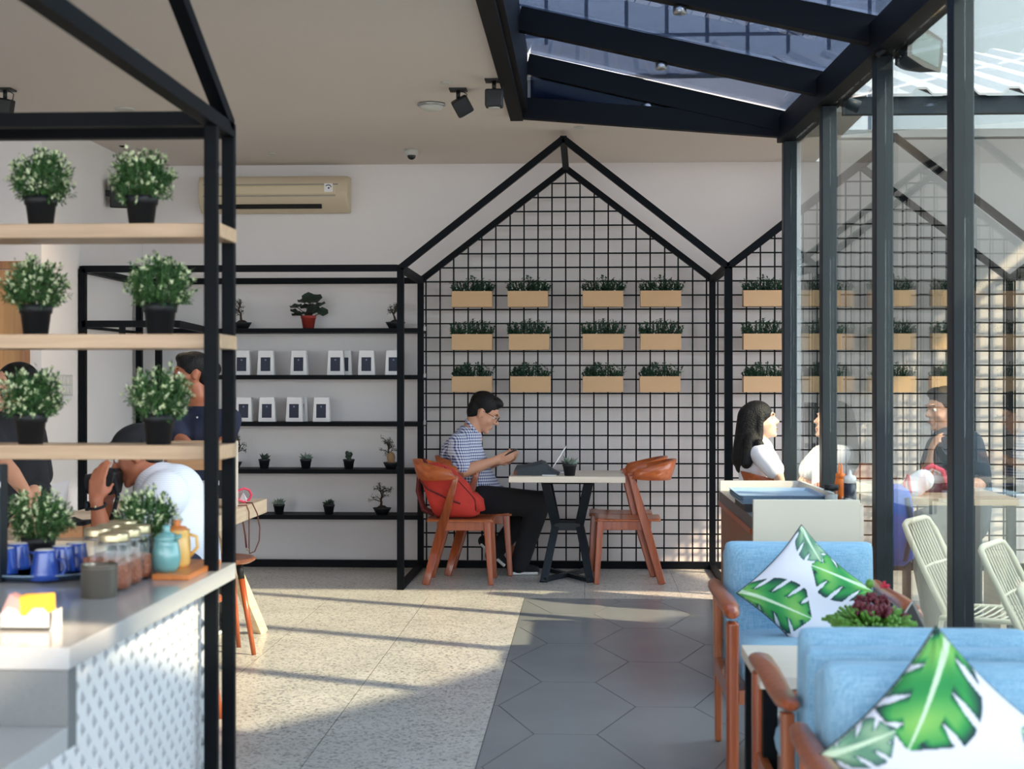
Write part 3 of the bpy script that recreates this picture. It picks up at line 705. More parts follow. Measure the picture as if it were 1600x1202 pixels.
# flood lights outside the glass wall
def flood(px, py, Y, s, lab, M):
    c = at(px, py, Y); t = thing('flood_light', lab, 'flood light', c, group='grey flood lights outside')
    m = MB()
    secs = []
    for (z, w_, h) in ((-.05, .03, .03), (0, .055, .05), (.06, .075, .065), (.085, .085, .075)):
        secs.append([M @ (V((w_ * x, h * y, z)) * s) for x, y in ((-1, -1), (0, -1.15), (1, -1), (1.1, 0), (1, 1), (0, 1.15), (-1, 1), (-1.1, 0))])
    m.sweep(None, secs, smooth=False); m.build('housing', ST2, t)
    m = MB(); m.cbox(M @ V((0, 0, .088 * s)), (.14 * s, .12 * s, .006), M); m.build('lens', GLS, t)
    MB().tube([V((0, 0, 0)), V((-.07, 0, .06)) * s, V((-.13, -.02, .0)) * s], .012 * s, 8).build('bracket', ST2, t)
flood(1422, 88, 7.0, 1.15, 'large grey flood light mounted outside the glass posts', Euler((1.35, .3, .5)).to_matrix())
t = thing('cylinder_spotlight', 'small grey cylindrical spotlight outside below the eave beam', 'spotlight', at(1329, 162, 8.2))
m = MB(); m.cyl((-.045, 0, .015), (.045, 0, -.02), .03, .034, 20); m.build('housing', ST2, t); MB().tube([(-.02, 0, .02), (-.06, 0, .05), (-.1, 0, .06)], .008).build('bracket', ST2, t)
# ================================================================== potted bushes
def bush_mesh(seed, Rr, Hh, z0):
    rg = random.Random(seed); lf = MB(); bl = MB(); stm = MB()
    c = V((0, 0, z0 + Hh * .45))
    for i in range(230):
        d = rnd_dir(rg, -.55); rad = rg.uniform(.62, 1.0)
        tip = c + V((d.x * Rr, d.y * Rr, d.z * Hh * .56)) * rad * (1 + .06 * sin(i * 2.1))
        root = V((d.x * .02, d.y * .02, z0)); up = (tip - root).normalized() * .5 + d * .5
        if i % 3 == 0: stm.tube([root, (root + tip) / 2 + V((0, 0, .006)), tip], .0012, 3)
        for j in range(11):
            p = root.lerp(tip, rg.uniform(.6, 1.0)) + rnd_dir(rg) * .005
            leaf_quad(lf, p, (up + rnd_dir(rg) * .9), rg.uniform(.012, .02), rg.uniform(.005, .008), 0 if rg.random() < .55 else 1)
        if rg.random() < .55 and rad > .72:
            for j in range(9): leaf_quad(bl, tip + rnd_dir(rg) * .004, up + rnd_dir(rg) * .8, rg.uniform(.008, .013), rg.uniform(.005, .008))
    return lf, bl, stm
bushes = []
def bush(loc, lab, seed, sc=1):
    t = thing('potted_bush', lab, 'potted plant', loc, group='flowering bushes in black pots')
    m = MB(); r, h = .05, .088
    m.lathe([(0, 0), (r * .70, 0), (r * .86, h * .72), (r * .93, h * .72), (r * 1.0, h), (r * .9, h), (r * .86, h * .85), (0, h * .85)], n=28); m.build('pot', POT, t)
    lf, bl, stm = bush_mesh(seed, .100, .155, .075)
    lf.build('foliage', [LEAF, LEAF2], t); bl.build('blossoms', BLOOM, t); stm.build('stems', LEAF2, t)
    t.scale = (sc, sc, sc); return t
YA, YAB = 4.28, 4.49      # front and back posts of the shelf over the counter
XA = -1.061
ybs = 4.39
S1, S2, S3 = Z(345.5, 4.30), Z(521, 4.30), Z(697.5, 4.30)
b1 = bush((X(64, ybs), ybs, S1), 'pale-flowered bush in a black pot, left on the top wooden shelf', 1)
b2 = bush((X(221, ybs), ybs, S1), 'bush in a black pot, right on the top wooden shelf beside the wall speaker', 2)
b3 = bush((X(56, ybs), ybs, S2), 'bush in a black pot, left on the middle wooden shelf', 3)
b4 = bush((X(250, ybs), ybs, S2), 'wide bush in a black pot, right on the middle wooden shelf', 4, 1.04)
b5 = bush((X(48, ybs), ybs, S3), 'bush in a black pot, left on the lowest wooden shelf', 5)
b6 = bush((X(248, ybs), ybs, S3), 'bush in a black pot, right on the lowest wooden shelf', 6)
CT = .857
b7 = bush((X(60, 4.33), 4.33, CT), 'bush in a black pot on the counter behind the blue cups', 7)
b8 = bush((X(229, 4.36), 4.36, CT), 'sunlit pale bush on the counter behind the teal jug', 8)

# ================================================================== counter with the house-shaped shelf frame
ct = thing('service_counter', 'grey stone counter with white relief tile side and lowered front end', 'counter', (-1.9, 3.8, 0))
MB().box((-3.2, 3.015, CT - .047), (-1.037, 4.475, CT)).build('worktop', STONE, ct, True, bevel=.003)
MB().box((-3.2, 3.01, CT - .205), (-1.037, 3.06, CT - .047)).build('riser', RISE, ct, True)
MB().box((-3.2, .8, CT - .205), (-1.037, 3.01, CT - .158)).build('lower_worktop', STONE, ct, True, bevel=.003)
MB().box((-3.2, .85, .0), (-1.10, 3.05, CT - .205)).build('cabinet_body', TILEW, ct, True)
MB().box((-3.2, 3.05, 0), (-1.10, 4.45, CT - .047)).build('cabinet_body', TILEW, ct, True)
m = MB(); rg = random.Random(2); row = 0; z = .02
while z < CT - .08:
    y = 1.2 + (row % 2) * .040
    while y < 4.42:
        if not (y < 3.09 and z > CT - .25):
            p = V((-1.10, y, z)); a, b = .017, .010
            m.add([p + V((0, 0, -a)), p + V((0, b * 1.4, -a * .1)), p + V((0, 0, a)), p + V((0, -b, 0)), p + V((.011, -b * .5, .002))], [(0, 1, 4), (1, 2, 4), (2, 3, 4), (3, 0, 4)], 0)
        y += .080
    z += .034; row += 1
m.build('relief_pattern', TILEG, ct, True)  # dashes coloured grey, the shade on their facets put into the colour
MB().box((-1.12, 4.45, .0), (-1.085, 4.465, CT - .05)).build('tile_edge', TILEW, ct, True)
df = thing('display_shelf', 'black steel shelf frame with thick pale wood shelves standing over the counter', 'shelf', (-1.9, 4.38, 0))
for Y in (YA, YAB):
    MB().box((XA - .0195, Y - .015, 0), (XA + .0175, Y + .015, 2.16)).build('post', ST, df, True, bevel=.002, seg=1)
    MB().box((-2.75, Y - .02, 0), (-2.71, Y + .02, 2.16)).build('post', ST, df, True)
    MB().box((-2.71, Y - .02, 2.118), (XA - .02, Y + .02, 2.158)).build('top_beam', ST, df, True)
for x in (XA, -2.73):
    MB().bar((x, YAB, 2.138), (x, 1.6, 2.138), .04, .04).build('eave_beam', ST, df, True)
    MB().bar((x, YAB - .02, 2.15), (x, 3.0, 2.80), .04, .04).build('rafter', ST, df, True)
    MB().bar((x, 1.6, 2.15), (x, 3.04, 2.80), .04, .04).build('rafter', ST, df, True)
MB().box((-2.73, 2.99, 2.79), (XA, 3.03, 2.83)).build('ridge_beam', ST, df, True)
for s in (S1, S2, S3): MB().box((-2.76, 4.301, s - .041), (-1.040, 4.50, s)).build('shelf_board', OAK, df, True, bevel=.002, seg=1)
t = thing('metal_upright', 'dark grey metal upright standing on the counter at the left edge', 'post', (X(-14, 4.0), 4.0, CT))
MB().box((-.035, -.03, 0), (.036, .03, .315)).build('column', ST2, t, bevel=.005); MB().box((-.03, -.032, .255), (.037, -.028, .27)).build('trim_band', STEELB, t); MB().box((-.06, -.05, 0), (.02, .05, .01)).build('base_plate', ST, t)

# ---- crockery: cups upside down on a tray
tr = thing('serving_tray', 'dark blue round enamel tray under the upturned cups', 'tray', (X(66, 4.12), 4.12, CT))
m = MB(); m.lathe([(0, .004), (.105, .004), (.125, .016), (.133, .02), (.131, .014), (.115, 0), (0, 0)], n=44, sx=1.2, sy=1.1); m.build('dish', NAVYG, tr)
tag(MB().lathe([(.128, .017), (.134, .0205), (.134, .017)], n=44, sx=1.2, sy=1.1).build('rim', BGREY, tr), 'pale worn rim')
cupm = None
def cup(px, pyb, Y, lab):
    global cupm
    loc = (X(px, Y), Y, CT + .0065)
    if cupm: return copy_tree(cupm, loc, random.Random(px).uniform(-.5, 2.5), lab)
    t = thing('cup', lab, 'cup', loc, group='blue cups standing upside down on the tray')
    MB().lathe([(.0, .076), (.016, .076), (.019, .079), (.027, .079), (.028, .072), (.031, .05), (.037, .02), (.041, .0), (.038, 0), (.034, .02), (.028, .05), (.024, .07), (0, .072)], n=36).build('body', BLUEG, t)
    tag(MB().lathe([(.018, .0795), (.0215, .081), (.026, .0795), (.0215, .078)], n=32).build('foot_ring', WHT, t), 'pale unglazed foot ring')
    MB().tube([(.036, 0, .055), (.052, 0, .052), (.058, 0, .034), (.05, 0, .016), (.039, 0, .014)], .0045, 8).build('handle', BLUEG, t)
    cupm = t; return t
for a in ((70, 0, 4.01, 'blue cup nearest the front of the tray'), (97, 0, 4.11, 'blue cup in the middle, just right of the front one'), (119, 0, 4.19, 'blue cup at the right end of the tray'), (28, 0, 4.17, 'blue cup at the back left of the tray'), (6, 0, 4.05, 'blue cup cut by the metal upright at the left edge')): cup(*a)
t = thing('tin_can', 'dull grey open tin can on the counter in front of the jars', 'tin', (X(155, 3.74), 3.74, CT))
MB().lathe([(0, 0), (.043, 0), (.0445, .002), (.0445, .078), (.0455, .08), (.0445, .082), (.0425, .08), (.042, .01), (0, .008)], n=40).build('body', TIN, t)
MB().lathe([(.0452, .070), (.0462, .072), (.0452, .074)], n=40).build('bead', TIN, t)
jarp = None
def jar(px, Y, lab):
    global jarp
    loc = (X(px, Y), Y, CT)
    if jarp: return copy_tree(jarp, loc, random.Random(int(px * Y)).uniform(0, 3), lab, sc=1.2)
    t = thing('mason_jar', lab, 'jar', loc, group='glass jars of coffee beans in a row')
    MB().lathe([(0, 0.002), (.030, 0), (.036, .006), (.038, .02), (.038, .085), (.034, .098), (.030, .103), (.030, .118)], n=32).build('glass_body', JAR, t)
    MB().lathe([(0, .005), (.033, .005), (.0355, .02), (.0355, .055), (.02, .06), (0, .062)], n=24).build('coffee_beans', BEAN, t)
    MB().lathe([(.0325, .104), (.0335, .106), (.0325, .109), (.0335, .112), (.0325, .115), (.0335, .120), (.030, .122), (0, .121)], n=32).build('lid', BRASS, t)
    MB().tube([(.033 * cos(a_), .033 * sin(a_), .100) for a_ in np.linspace(0, 2 * pi, 24, endpoint=False)], .002, 6, closed=True).build('wire_ring', STEELB, t)
    jarp = t; t.scale = (1.2, 1.2, 1.2); return t
for i, (px, Y, lab) in enumerate(((178, 3.87, 'mason jar of beans directly behind the tin can'), (196, 3.98, 'mason jar of beans, second from the front of the right row'), (212, 4.09, 'mason jar of beans, furthest back in the right row'), (155, 4.0, 'gold-lidded jar left of the front bean jar'), (174, 4.11, 'gold-lidded jar, middle of the left row'), (192, 4.22, 'gold-lidded jar at the back beside the bush'))): jar(px, Y, lab)
bd = tag(MB().box((X(238, 4.07), 4.06, CT), (X(297, 4.07), 4.42, CT + .016)).build('wooden_board', BOARD, base=(X(268, 4.2), 4.2, CT), bevel=.003), 'orange-brown wooden board under the teal and yellow jugs', 'board')
t = thing('teal_jug', 'glossy teal ceramic jug with lid on the wooden board', 'jug', (X(260, 4.13), 4.13, CT + .016))
MB().lathe([(0, 0), (.026, 0), (.035, .012), (.039, .034), (.0385, .05), (.034, .072), (.031, .086), (.035, .094), (.033, .096), (.028, .088), (0, .088)], n=36).build('body', TEALG, t)
MB().lathe([(.031, .092), (.026, .102), (.012, .107), (.008, .112), (.012, .12), (.007, .126), (0, .127)], n=28).build('lid', TEALG, t)
MB().tube([(.028, -.012, .09), (.045, -.014, .10)], .007, 8, rs=[.009, .004]).build('spout', TEALG, t)
t = thing('yellow_jug', 'pale yellow ceramic jug with an orange lid behind the teal one', 'jug', (X(277, 4.24), 4.24, CT + .016))
MB().lathe([(0, 0), (.03, 0), (.036, .01), (.038, .04), (.036, .075), (.034, .098), (.036, .104), (0, .1)], n=32).build('body', YELG, t)
MB().lathe([(.033, .102), (.024, .112), (.01, .115), (.009, .122), (.012, .128), (0, .132)], n=24).build('lid', BOARD, t)
MB().tube([(.034, 0, .09), (.055, 0, .085), (.058, 0, .055), (.037, 0, .03)], .005, 8).build('handle', YELG, t)
# sugar packet holder
a = at(8, 982, 3.30); t = thing('sugar_holder', 'white ceramic sugar packet holder with wavy edge at the counter corner', 'holder', (X(46, 3.25), 3.25, CT)); 
kk = 1 / ppm(3.34)
poly = [(-38, 0), (38, 0), (42, 4), (44, 30), (36, 26), (28, 34), (14, 34), (2, 22), (-6, 22), (-14, 32), (-26, 36), (-36, 26), (-40, 24)]
m = MB(); m.prism([(x * kk, z * kk) for x, z in poly], 1, -.03, -.025); m.prism([(x * kk, z * kk) for x, z in poly], 1, .025, .03); m.box((-38 * kk, -.03, 0), (40 * kk, .03, .006)); m.box((39 * kk, -.03, 0), (43.5 * kk, .03, 28 * kk)); m.box((-40 * kk, -.03, 0), (-37 * kk, .03, 22 * kk)); m.build('dish', WHT, t, bevel=.002)
m = MB(); m.box((-30 * kk, -.0306, 14 * kk), (-8 * kk, -.0298, 15.5 * kk)); m.build('printed_line', GRAY, t); MB().box((-25 * kk, -.0306, 10 * kk), (-15 * kk, -.0298, 11.2 * kk)).build('printed_line', GRAY, t)
pkt = None
for i in range(8):
    col = YEL if i < 5 else PINKP
    o = MB(); o.box((-.032, -.0022, 0), (.032, .0022, .052))
    o = o.build('sugar_packet', col, base=(0, 0, 0)); yel = i < 5
    o.location = V(t.location) + (V((.022, -.018 + i * .006, .022)) if yel else V((-.028, -.02 + (i - 5) * .014, .016)))
    o.rotation_euler = (-.06, (-.12 + .02 * i) if yel else .42, .05)
    tag(o, 'yellow paper sugar packet standing in the white holder' if yel else 'pink paper sweetener packet leaning out of the white holder', 'sugar packet', 'yellow sugar packets' if yel else 'pink sweetener packets')

# ================================================================== dining table and chairs
def hoop(f, n=14, a0=0, a1=1): return [f(a0 + (a1 - a0) * i / (n - 1)) for i in range(n)]
def chair(loc, rz, lab, first=[None]):
    if first[0]: return copy_tree(first[0], loc, rz, lab)
    t = thing('dining_chair', lab, 'chair', loc, rz, 'bentwood dining chairs around the cafe table'); W = .20; wood_ = RED
    for s in (-1, 1):
        m = MB(); p = V((0.02, s * W, 0)); j = V((.235, s * (W + .005), .755)); mid = p.lerp(j, .6)
        m.bar(p, mid, .036, .05, V((1, 0, 0)), h2=.062, w2=.036); m.bar(mid, j, .036, .062, V((1, 0, 0)), h2=.04, w2=.03)
        m.build('rear_leg', wood_, t, bevel=.006)
        m = MB(); m.bar((.475, s * (W + .005), 0), (.445, s * (W - .0), .455), .034, .036, V((1, 0, 0)), h2=.05, w2=.036); m.build('front_leg', wood_, t, bevel=.006)
        m = MB(); m.box((.10, s * (W - .012) - .012, .375), (.45, s * (W - .012) + .012, .435)); m.build('side_rail', wood_, t, bevel=.003)
    for x in (.13, .43): MB().box((x - .012, -W + .02, .38), (x + .012, W - .02, .43)).build('cross_rail', wood_, t)
    # seat with a dished top
    m = MB(); nx, ny = 14, 12; top = []; 
    for i in range(nx + 1):
        for j in range(ny + 1):
            u, v = i / nx, j / ny * 2 - 1; hw_ = .205 + .02 * u; x = .03 + .455 * u; y = v * hw_ 
            top.append((x, y, .458 - .012 * (1 - v * v) * sin(pi * min(1, u * 1.05)) - (.012 * (abs(v) ** 6))))
    n1 = ny + 1
    bot = [(x, y, .436) for x, y, z in top]; N = len(top)
    fs = [(i * n1 + j, (i + 1) * n1 + j, (i + 1) * n1 + j + 1, i * n1 + j + 1) for i in range(nx) for j in range(ny)]
    fs += [tuple(N + q for q in reversed(f)) for f in fs]
    edge = [j for j in range(n1)] + [i * n1 + ny for i in range(1, nx + 1)] + [nx * n1 + j for j in range(ny - 1, -1, -1)] + [i * n1 for i in range(nx - 1, 0, -1)]
    for a, b in zip(edge, edge[1:] + edge[:1]): fs.append((a, b, N + b, N + a))
    m.add(top + bot, fs, 0, True); o = m.build('seat', TEAK, t); 
    # bent backrest band wrapping from leg to leg
    m = MB(); secs = []; n = 25
    for i in range(n):
        th = -pi / 2 + pi * i / (n - 1); c_, s_ = cos(th), sin(th)
        ex = abs(s_) ** 1.0
        x = .215 - .275 * c_ ** .75 if c_ > 1e-6 else .215; y = (W + .018) * (abs(s_) ** .8) * (1 if s_ > 0 else -1)
        if c_ <= 1e-6: x = .215
        zc = .765 + .025 * c_; hh_ = .032 + .040 * c_ ** .6 if c_ > 1e-6 else .032
        nrm = V((-c_, s_ * .8, 0)).normalized(); tk = .011
        lean = .02
        secs.append([V((x, y, 0)) + nrm * (tk * a) + V((-lean * b, 0, zc + hh_ * b)) for a, b in ((-1, -1), (1, -1), (1.2, 0), (1, 1), (-1, 1), (-.8, 0))])
    m.sweep(None, secs); m.build('backrest', REDX, t, bevel=0)
    first[0] = t; return t
def chair_at(px, Y, rz, lab): return chair((X(px, Y), Y, 0), rz, lab)
chair_at(665, 10.70, 0, 'bentwood chair nearest the camera left of the table, holding the red backpack')
chair_at(699, 11.22, 0, 'bentwood chair the man in the checked shirt sits on')
chair_at(1037, 10.80, pi, 'bentwood chair nearest the camera right of the table')
chair_at(1024, 11.22, pi, 'bentwood chair right of the table, furthest from the camera')
tb = thing('cafe_table', 'square cafe table with pale top and black angular steel base', 'table', (X(887, 11.0), 11.0, 0))
hw_ = .405
MB().box((-hw_, -.40, .702), (hw_, .37, .745)).build('tabletop', MAPLE, tb, bevel=.003)
for sy in (-1, 1):
    for sx in (-1, 1):
        m = MB(); A = V((sx * .155, sy * .26, .70)); B = V((sx * .085, sy * .10, .38)); C_ = V((sx * .165, sy * .33, .0))
        m.bar(A, B, .062, .03, V((0, 1, 0))); m.bar(B, C_, .055, .03, V((0, 1, 0))); m.build('leg', ST2, tb, bevel=.003)
    MB().box((-.09, sy * .11 - .012, .345), (.09, sy * .11 + .012, .395)).build('waist_bar', ST2, tb)
MB().box((-.17, -.28, .685), (.17, .28, .702)).build('mounting_plate', ST, tb)
MB().bar((-.165, -.33, .018), (.165, .33, .018), .04, .03).build('cross_foot', ST2, tb)
MB().bar((.165, -.33, .016), (-.165, .33, .016), .04, .026).build('cross_foot', ST2, tb)
# things on the table
ZT = .745; YT = 10.85
t = thing('laptop_sleeve', 'slumped charcoal felt laptop sleeve with brown corner on the cafe table', 'laptop sleeve', (X(838, YT), YT, ZT))
k = 1 / ppm(YT)
m = MB(); secs = []
for y, f in ((-.12, .75), (-.06, .95), (0, 1), (.08, .95), (.13, .7)):
    secs.append([V((x * k * (.92 + .08 * f), y, max(0, z * k * f))) for x, z in ((-34, 0), (36, 0), (37, 3), (28, 8), (20, 13), (14, 21), (8, 23), (0, 20), (-18, 16), (-30, 15), (-33, 10), (-35, 3))])
m.sweep(None, secs, smooth=False); m.build('felt_body', BAGG, t, bevel=.002)
MB().box((-34 * k, -.124, .002), (-29 * k, -.118, 7 * k)).build('leather_corner', LEATH, t); MB().box((10 * k, -.17, 0), (32 * k, -.12, .006)).build('paper_corner', PAPER, t)
t = thing('laptop', 'open silver laptop with its screen seen edge-on behind the small plant', 'laptop', (X(862, 11.1), 11.1, ZT))
MB().box((-.15, -.11, 0), (.10, .11, .012)).build('keyboard_base', STEELB, t, bevel=.003)
MB().bar((-.005, 0, .015), (.105, 0, .19), .22, .006, V((1, 0, 0))).build('screen', STEELB, t); COL.objects[-1].location = (0, 0, 0)
t = succulent((X(890, 10.72), 10.72, ZT), 'small pale succulent in a black pot on the cafe table', 9, 'pale'); t.scale = (1.15, 1.15, 1.15)
t['category'] = 'potted plant'; del t['group']
# red backpack on the near left chair
bp_ = thing('backpack', 'red canvas backpack slumped against the backrest of the near chair', 'backpack', (X(700, 10.70), 10.70, .458))
M = Euler((0, -.52, 0)).to_matrix()
def sq(c, a, b, e=.6, n=20): return [V((c[0] * 1.3 + 1.35 * a * abs(cos(t)) ** e * (1 if cos(t) > 0 else -1), c[1] + b * abs(sin(t)) ** e * (1 if sin(t) > 0 else -1), c[2])) for t in [2 * pi * i / n for i in range(n)]]
k = 1 / ppm(10.7)
def sq(c, a, b, e=.6, n=20): return [V((c[0] + a * abs(cos(t)) ** e * (1 if cos(t) > 0 else -1), c[1] + b * abs(sin(t)) ** e * (1 if sin(t) > 0 else -1), c[2])) for t in [2 * pi * i / n for i in range(n)]]
def lean(xa, xb, b, z, y0=0): return sq(((xa + xb) / 2, y0, z), (xb - xa) / 2, b)
secs = [lean(*q) for q in ((-.08, .19, .11, .0), (-.10, .225, .145, .02), (-.135, .215, .155, .10), (-.165, .165, .15, .19), (-.19, .10, .14, .27), (-.195, .04, .12, .33), (-.175, -.03, .08, .365), (-.13, -.07, .03, .375))]
MB().sweep(None, secs).build('bag_body', BAGR, bp_)
MB().sweep(None, [lean(*q) for q in ((.16, .20, .09, .03), (.17, .262, .105, .045), (.14, .25, .105, .12), (.12, .205, .10, .165), (.11, .15, .09, .175))]).build('front_pocket', BAGR, bp_)
MB().sweep(None, [lean(*q) for q in ((.10, .15, .085, .185), (.08, .168, .09, .195), (.04, .125, .085, .255), (.02, .07, .07, .27))]).build('upper_pocket', BAGR, bp_)
for sy in (-1, 1): MB().tube([(-.15, sy * .05, .36), (-.20, sy * .055, .30), (-.21, sy * .06, .18), (-.17, sy * .07, .05), (-.09, sy * .08, .015)], .013, 8).build('shoulder_strap', BAGD, bp_)
MB().tube([(.205, -.13, .05), (.20, -.14, .13), (.13, -.142, .21), (.055, -.125, .29), (-.01, -.09, .345), (-.05, 0, .37), (-.01, .09, .345)], .004, 6).build('zip', BAGD, bp_)
MB().tube([(-.15, -.03, .365), (-.17, -.025, .40), (-.17, .025, .40), (-.15, .03, .365)], .008, 8).build('grab_loop', BAGD, bp_)
MB().tube([(-.19, -.125, .27), (-.13, -.15, .20), (.0, -.158, .14), (.1, -.157, .1)], .006, 6).build('side_strap', BAGD, bp_)

# ================================================================== communal table on the left with its clutter
TL = thing('communal_table', 'long thick pale-wood table where the photographer sits', 'table', (-2.3, 7.1, 0))
TXR = -1.745
MB().box((-2.52, 6.0, .685), (TXR, 8.27, .76)).build('tabletop', OAKY, TL, True, bevel=.003)
for x0, x1 in ((-1.98, X(407, 8.42)), (-2.40, -2.50)):
    MB().bar((x0, 8.0, .685), (x1 + .005 if x0 > -2.2 else x1, 8.42 if x0 > -2.2 else 8.4, 0), .05, .06).build('leg', OAKY, TL, True); MB().bar((x0, 6.3, .685), (x1 - .05, 6.1, 0), .05, .06).build('leg', MAPLE, TL, True)
def stool(px, Y, lab, zt=.497):
    t = thing('wooden_stool', lab, 'stool', (X(px, Y), Y, 0))
    MB().lathe([(0, zt - .03), (.15, zt - .03), (.172, zt - .018), (.175, zt - .008), (.168, zt), (.15, zt - .003), (.06, zt - .012), (0, zt - .014)], n=40).build('seat', TEAK, t)
    for a in (-.25, 1.3, 2.9, 4.45):
        d = V((cos(a), sin(a), 0)); p, q, e = d * .10, d * .125, d * .185
        P = V((p.x, p.y, zt - .03)); Q = P.lerp(V((e.x, e.y, 0)), .17); E = V((e.x, e.y, 0))
        g = MB().cyl(Q, E, .017, .012, 14).build('leg', RED, t); tag(MB().cyl(P, Q, .019, .0175, 14).build('leg_top', BLK, g), 'black painted leg top')
    return t
stool(346, 7.78, 'round wooden stool with black-topped legs beside the counter shelf')
stool(283, 6.30, 'round wooden stool under the photographer in the white shirt')
# display rack on the table
yr = 7.62; ra, rb = X(256, yr), X(363, yr)
t = thing('magazine_rack', 'brown wooden magazine rack standing on the communal table', 'rack', ((ra + rb) / 2, yr, .76)); zt_ = Z(692, yr)
MB().box((rb - .03, yr - .02, .76), (rb, yr + .13, zt_)).build('side_panel', MAPLE, t, True); MB().box((ra, yr, .76), (ra + .02, yr + .22, zt_)).build('side_panel', WALN, t, True)
MB().box((ra + .02, yr - .01, Z(736, yr)), (rb - .03, yr + .02, zt_ - .01)).build('front_panel', wood('mid_brown_panel', (168, 124, 82), (190, 146, 104), .5, 0), t, True); MB().box((ra + .02, yr + .02, zt_ - .02), (rb - .02, yr + .22, zt_)).build('top_panel', OAK, t, True)
cols_ = [PAPER, LABEL, PAPER, NAVY, BGREY, PAPER]
for i in range(6):
    z = .76 + .012 + i * .026; rg = random.Random(i)
    o = MB().box((ra + .06, yr - .22, z), (ra + .27 + .01 * (i % 3), yr - .02, z + .022)).build('magazine', cols_[i], base=((ra + .165), yr - .12, z))
    o.rotation_euler = (0, 0, rg.uniform(-.08, .08)); tag(o, ['white magazine at the bottom of the pile in front of the rack', 'navy-covered magazine, second from the bottom of the rack pile', 'white magazine in the middle of the rack pile', 'dark navy magazine in the upper half of the rack pile', 'pale blue magazine, second from the top of the rack pile', 'white magazine on top of the pile in front of the rack'][i], 'magazine', 'magazines piled before the wooden rack')
    if i == 0: o.location.z = .761
    else: o.location.z = .761 + i * .0235
# pink bracelet shaped hoop, tissue, and the strap hanging from the table end
yb_ = 7.95; c = at(381, 774, yb_); t = thing('pink_hoop', 'pink plastic hoop standing on the table end', 'hoop', c)
MB().tube([(.036 * cos(a_), .02 * cos(a_) , .036 * sin(a_) + .0) for a_ in np.linspace(0, 2 * pi, 9)[:-1]], .0065, 8, closed=True).build('ring', PINK, t)
m = MB(); m.add([(-.03, .0, -.035), (.018, .0, -.035), (.0, -.012, .015), (-.024, .01, .012), (-.03, .03, -.035), (.018, .03, -.035)], [(0, 1, 2, 3), (0, 4, 5, 1), (1, 5, 2), (4, 3, 2, 5), (0, 3, 4)]); m.build('paper_tuft', PAPER, t)
pts = [at(372, 787, 7.7) , at(385, 789, 7.75), at(389, 800, 7.78), at(387, 830, 7.8), at(385, 858, 7.8), at(390, 865, 7.8), at(398, 862, 7.82), at(405, 845, 7.84), at(406, 825, 7.86), at(402, 803, 7.88), at(394, 789, 7.9), at(384, 786, 7.9)]
pts[0].z = pts[1].z = .766; pts[-1].z = pts[-2].z = .766
for p in pts[2:-2]: p.x = max(p.x, TXR + .006)
t = thing('leather_strap', 'thin brown leather strap hanging in a loop off the table end', 'strap', (pts[3].x, pts[3].y, .76))
MB().tube(pts, .0035, 6).build('loop', LEATH, t, True); MB().tube([at(379, 812, 7.75), at(383, 835, 7.78), at(385, 856, 7.8)], .005, 6).build('loose_end', LEATH, t, True); m = MB(); m.ball(at(387, 859, 7.79), .007, 8); m.build('buckle', BRASS, t, True)
# orange kraft box, black bag and standing white card by the photographer
yk = 6.2; a = at(92, 857, yk)
t = thing('kraft_box', 'orange kraft paper box with black lid behind the blue cups', 'box', (X(115, yk), yk, .76))
k = 1 / ppm(yk); MB().box((-23 * k, -.06, 0), (22 * k, .06, Z(823, yk) - .76)).build('box_body', mat('kraft_paper', (206, 152, 108), .7), t); 
m = MB(); hz = Z(823, yk) - .76; m.prism([(-26 * k, hz), (23 * k, hz), (21 * k, hz + 6 * k), (5 * k, hz + 5 * k), (-8 * k, hz + 10 * k), (-24 * k, hz + 4 * k)], 1, -.07, .07); m.build('black_cloth_lid', BLKC, t)
yk = 6.35; t = thing('menu_card', 'white folded menu card standing on the communal table', 'card', (X(95, yk), yk, .76)); k = 1 / ppm(yk); z_ = lambda py: Z(py, yk) - .76
m = MB(); m.add([((78 - 95) * k, 0, 0), ((100 - 95) * k, -.03, 0), ((113 - 95) * k, -.03, z_(751)), ((80 - 95) * k, 0, z_(760)), ((78 - 95) * k, .004, 0), ((100 - 95) * k, -.026, 0), ((113 - 95) * k, -.026, z_(751)), ((80 - 95) * k, .004, z_(760))], [(0, 1, 2, 3), (7, 6, 5, 4), (0, 4, 5, 1), (1, 5, 6, 2), (2, 6, 7, 3), (3, 7, 4, 0)]); m.build('card', PAPER, t)

# ================================================================== serving station by the glass
YQ, YR = 6.72, 8.45; xl, xr = X(1177, YQ), X(1344, YQ)
ZS = Z(780, YQ)
t = thing('serving_station', 'cream-fronted serving station with walnut side and white raised top', 'cabinet', ((xl + xr) / 2, 7.5, 0))
MB().box((xl, YQ, 0), (xr, YQ + .03, ZS)).build('front_panel', CREAM, t, True, bevel=.002, seg=1)
MB().box((xl + .012, YQ + .03, 0), (xr - .01, YR, ZS - .135)).build('body', WALN, t, True)
m = MB(); m.box((xl - .0, YQ + .03, ZS - .135), (xr - .01, YR, ZS - .08)); m.build('worktop', mat('dark_grey_worktop', (84, 82, 84), .4), t, True)
MB().box((xl + .005, YR - .03, ZS - .08), (xr - .02, YR, ZS - .024)).build('back_rim', WHT, t, True)
m = MB(); m.add([(xr - .03, YR - .03, ZS - .08), (xr - .01, YR - .03, ZS - .08), (xr - .01, YR - .03, ZS - .024), (xr - .03, YR - .03, ZS - .024), (xr - .03, YQ + .03, ZS - .08), (xr - .01, YQ + .03, ZS - .08), (xr - .01, YQ + .03, ZS - .005), (xr - .03, YQ + .03, ZS - .005)], [(0, 1, 2, 3), (7, 6, 5, 4), (0, 4, 5, 1), (1, 5, 6, 2), (2, 6, 7, 3), (3, 7, 4, 0)]); m.build('side_rim', WHT, t, True)
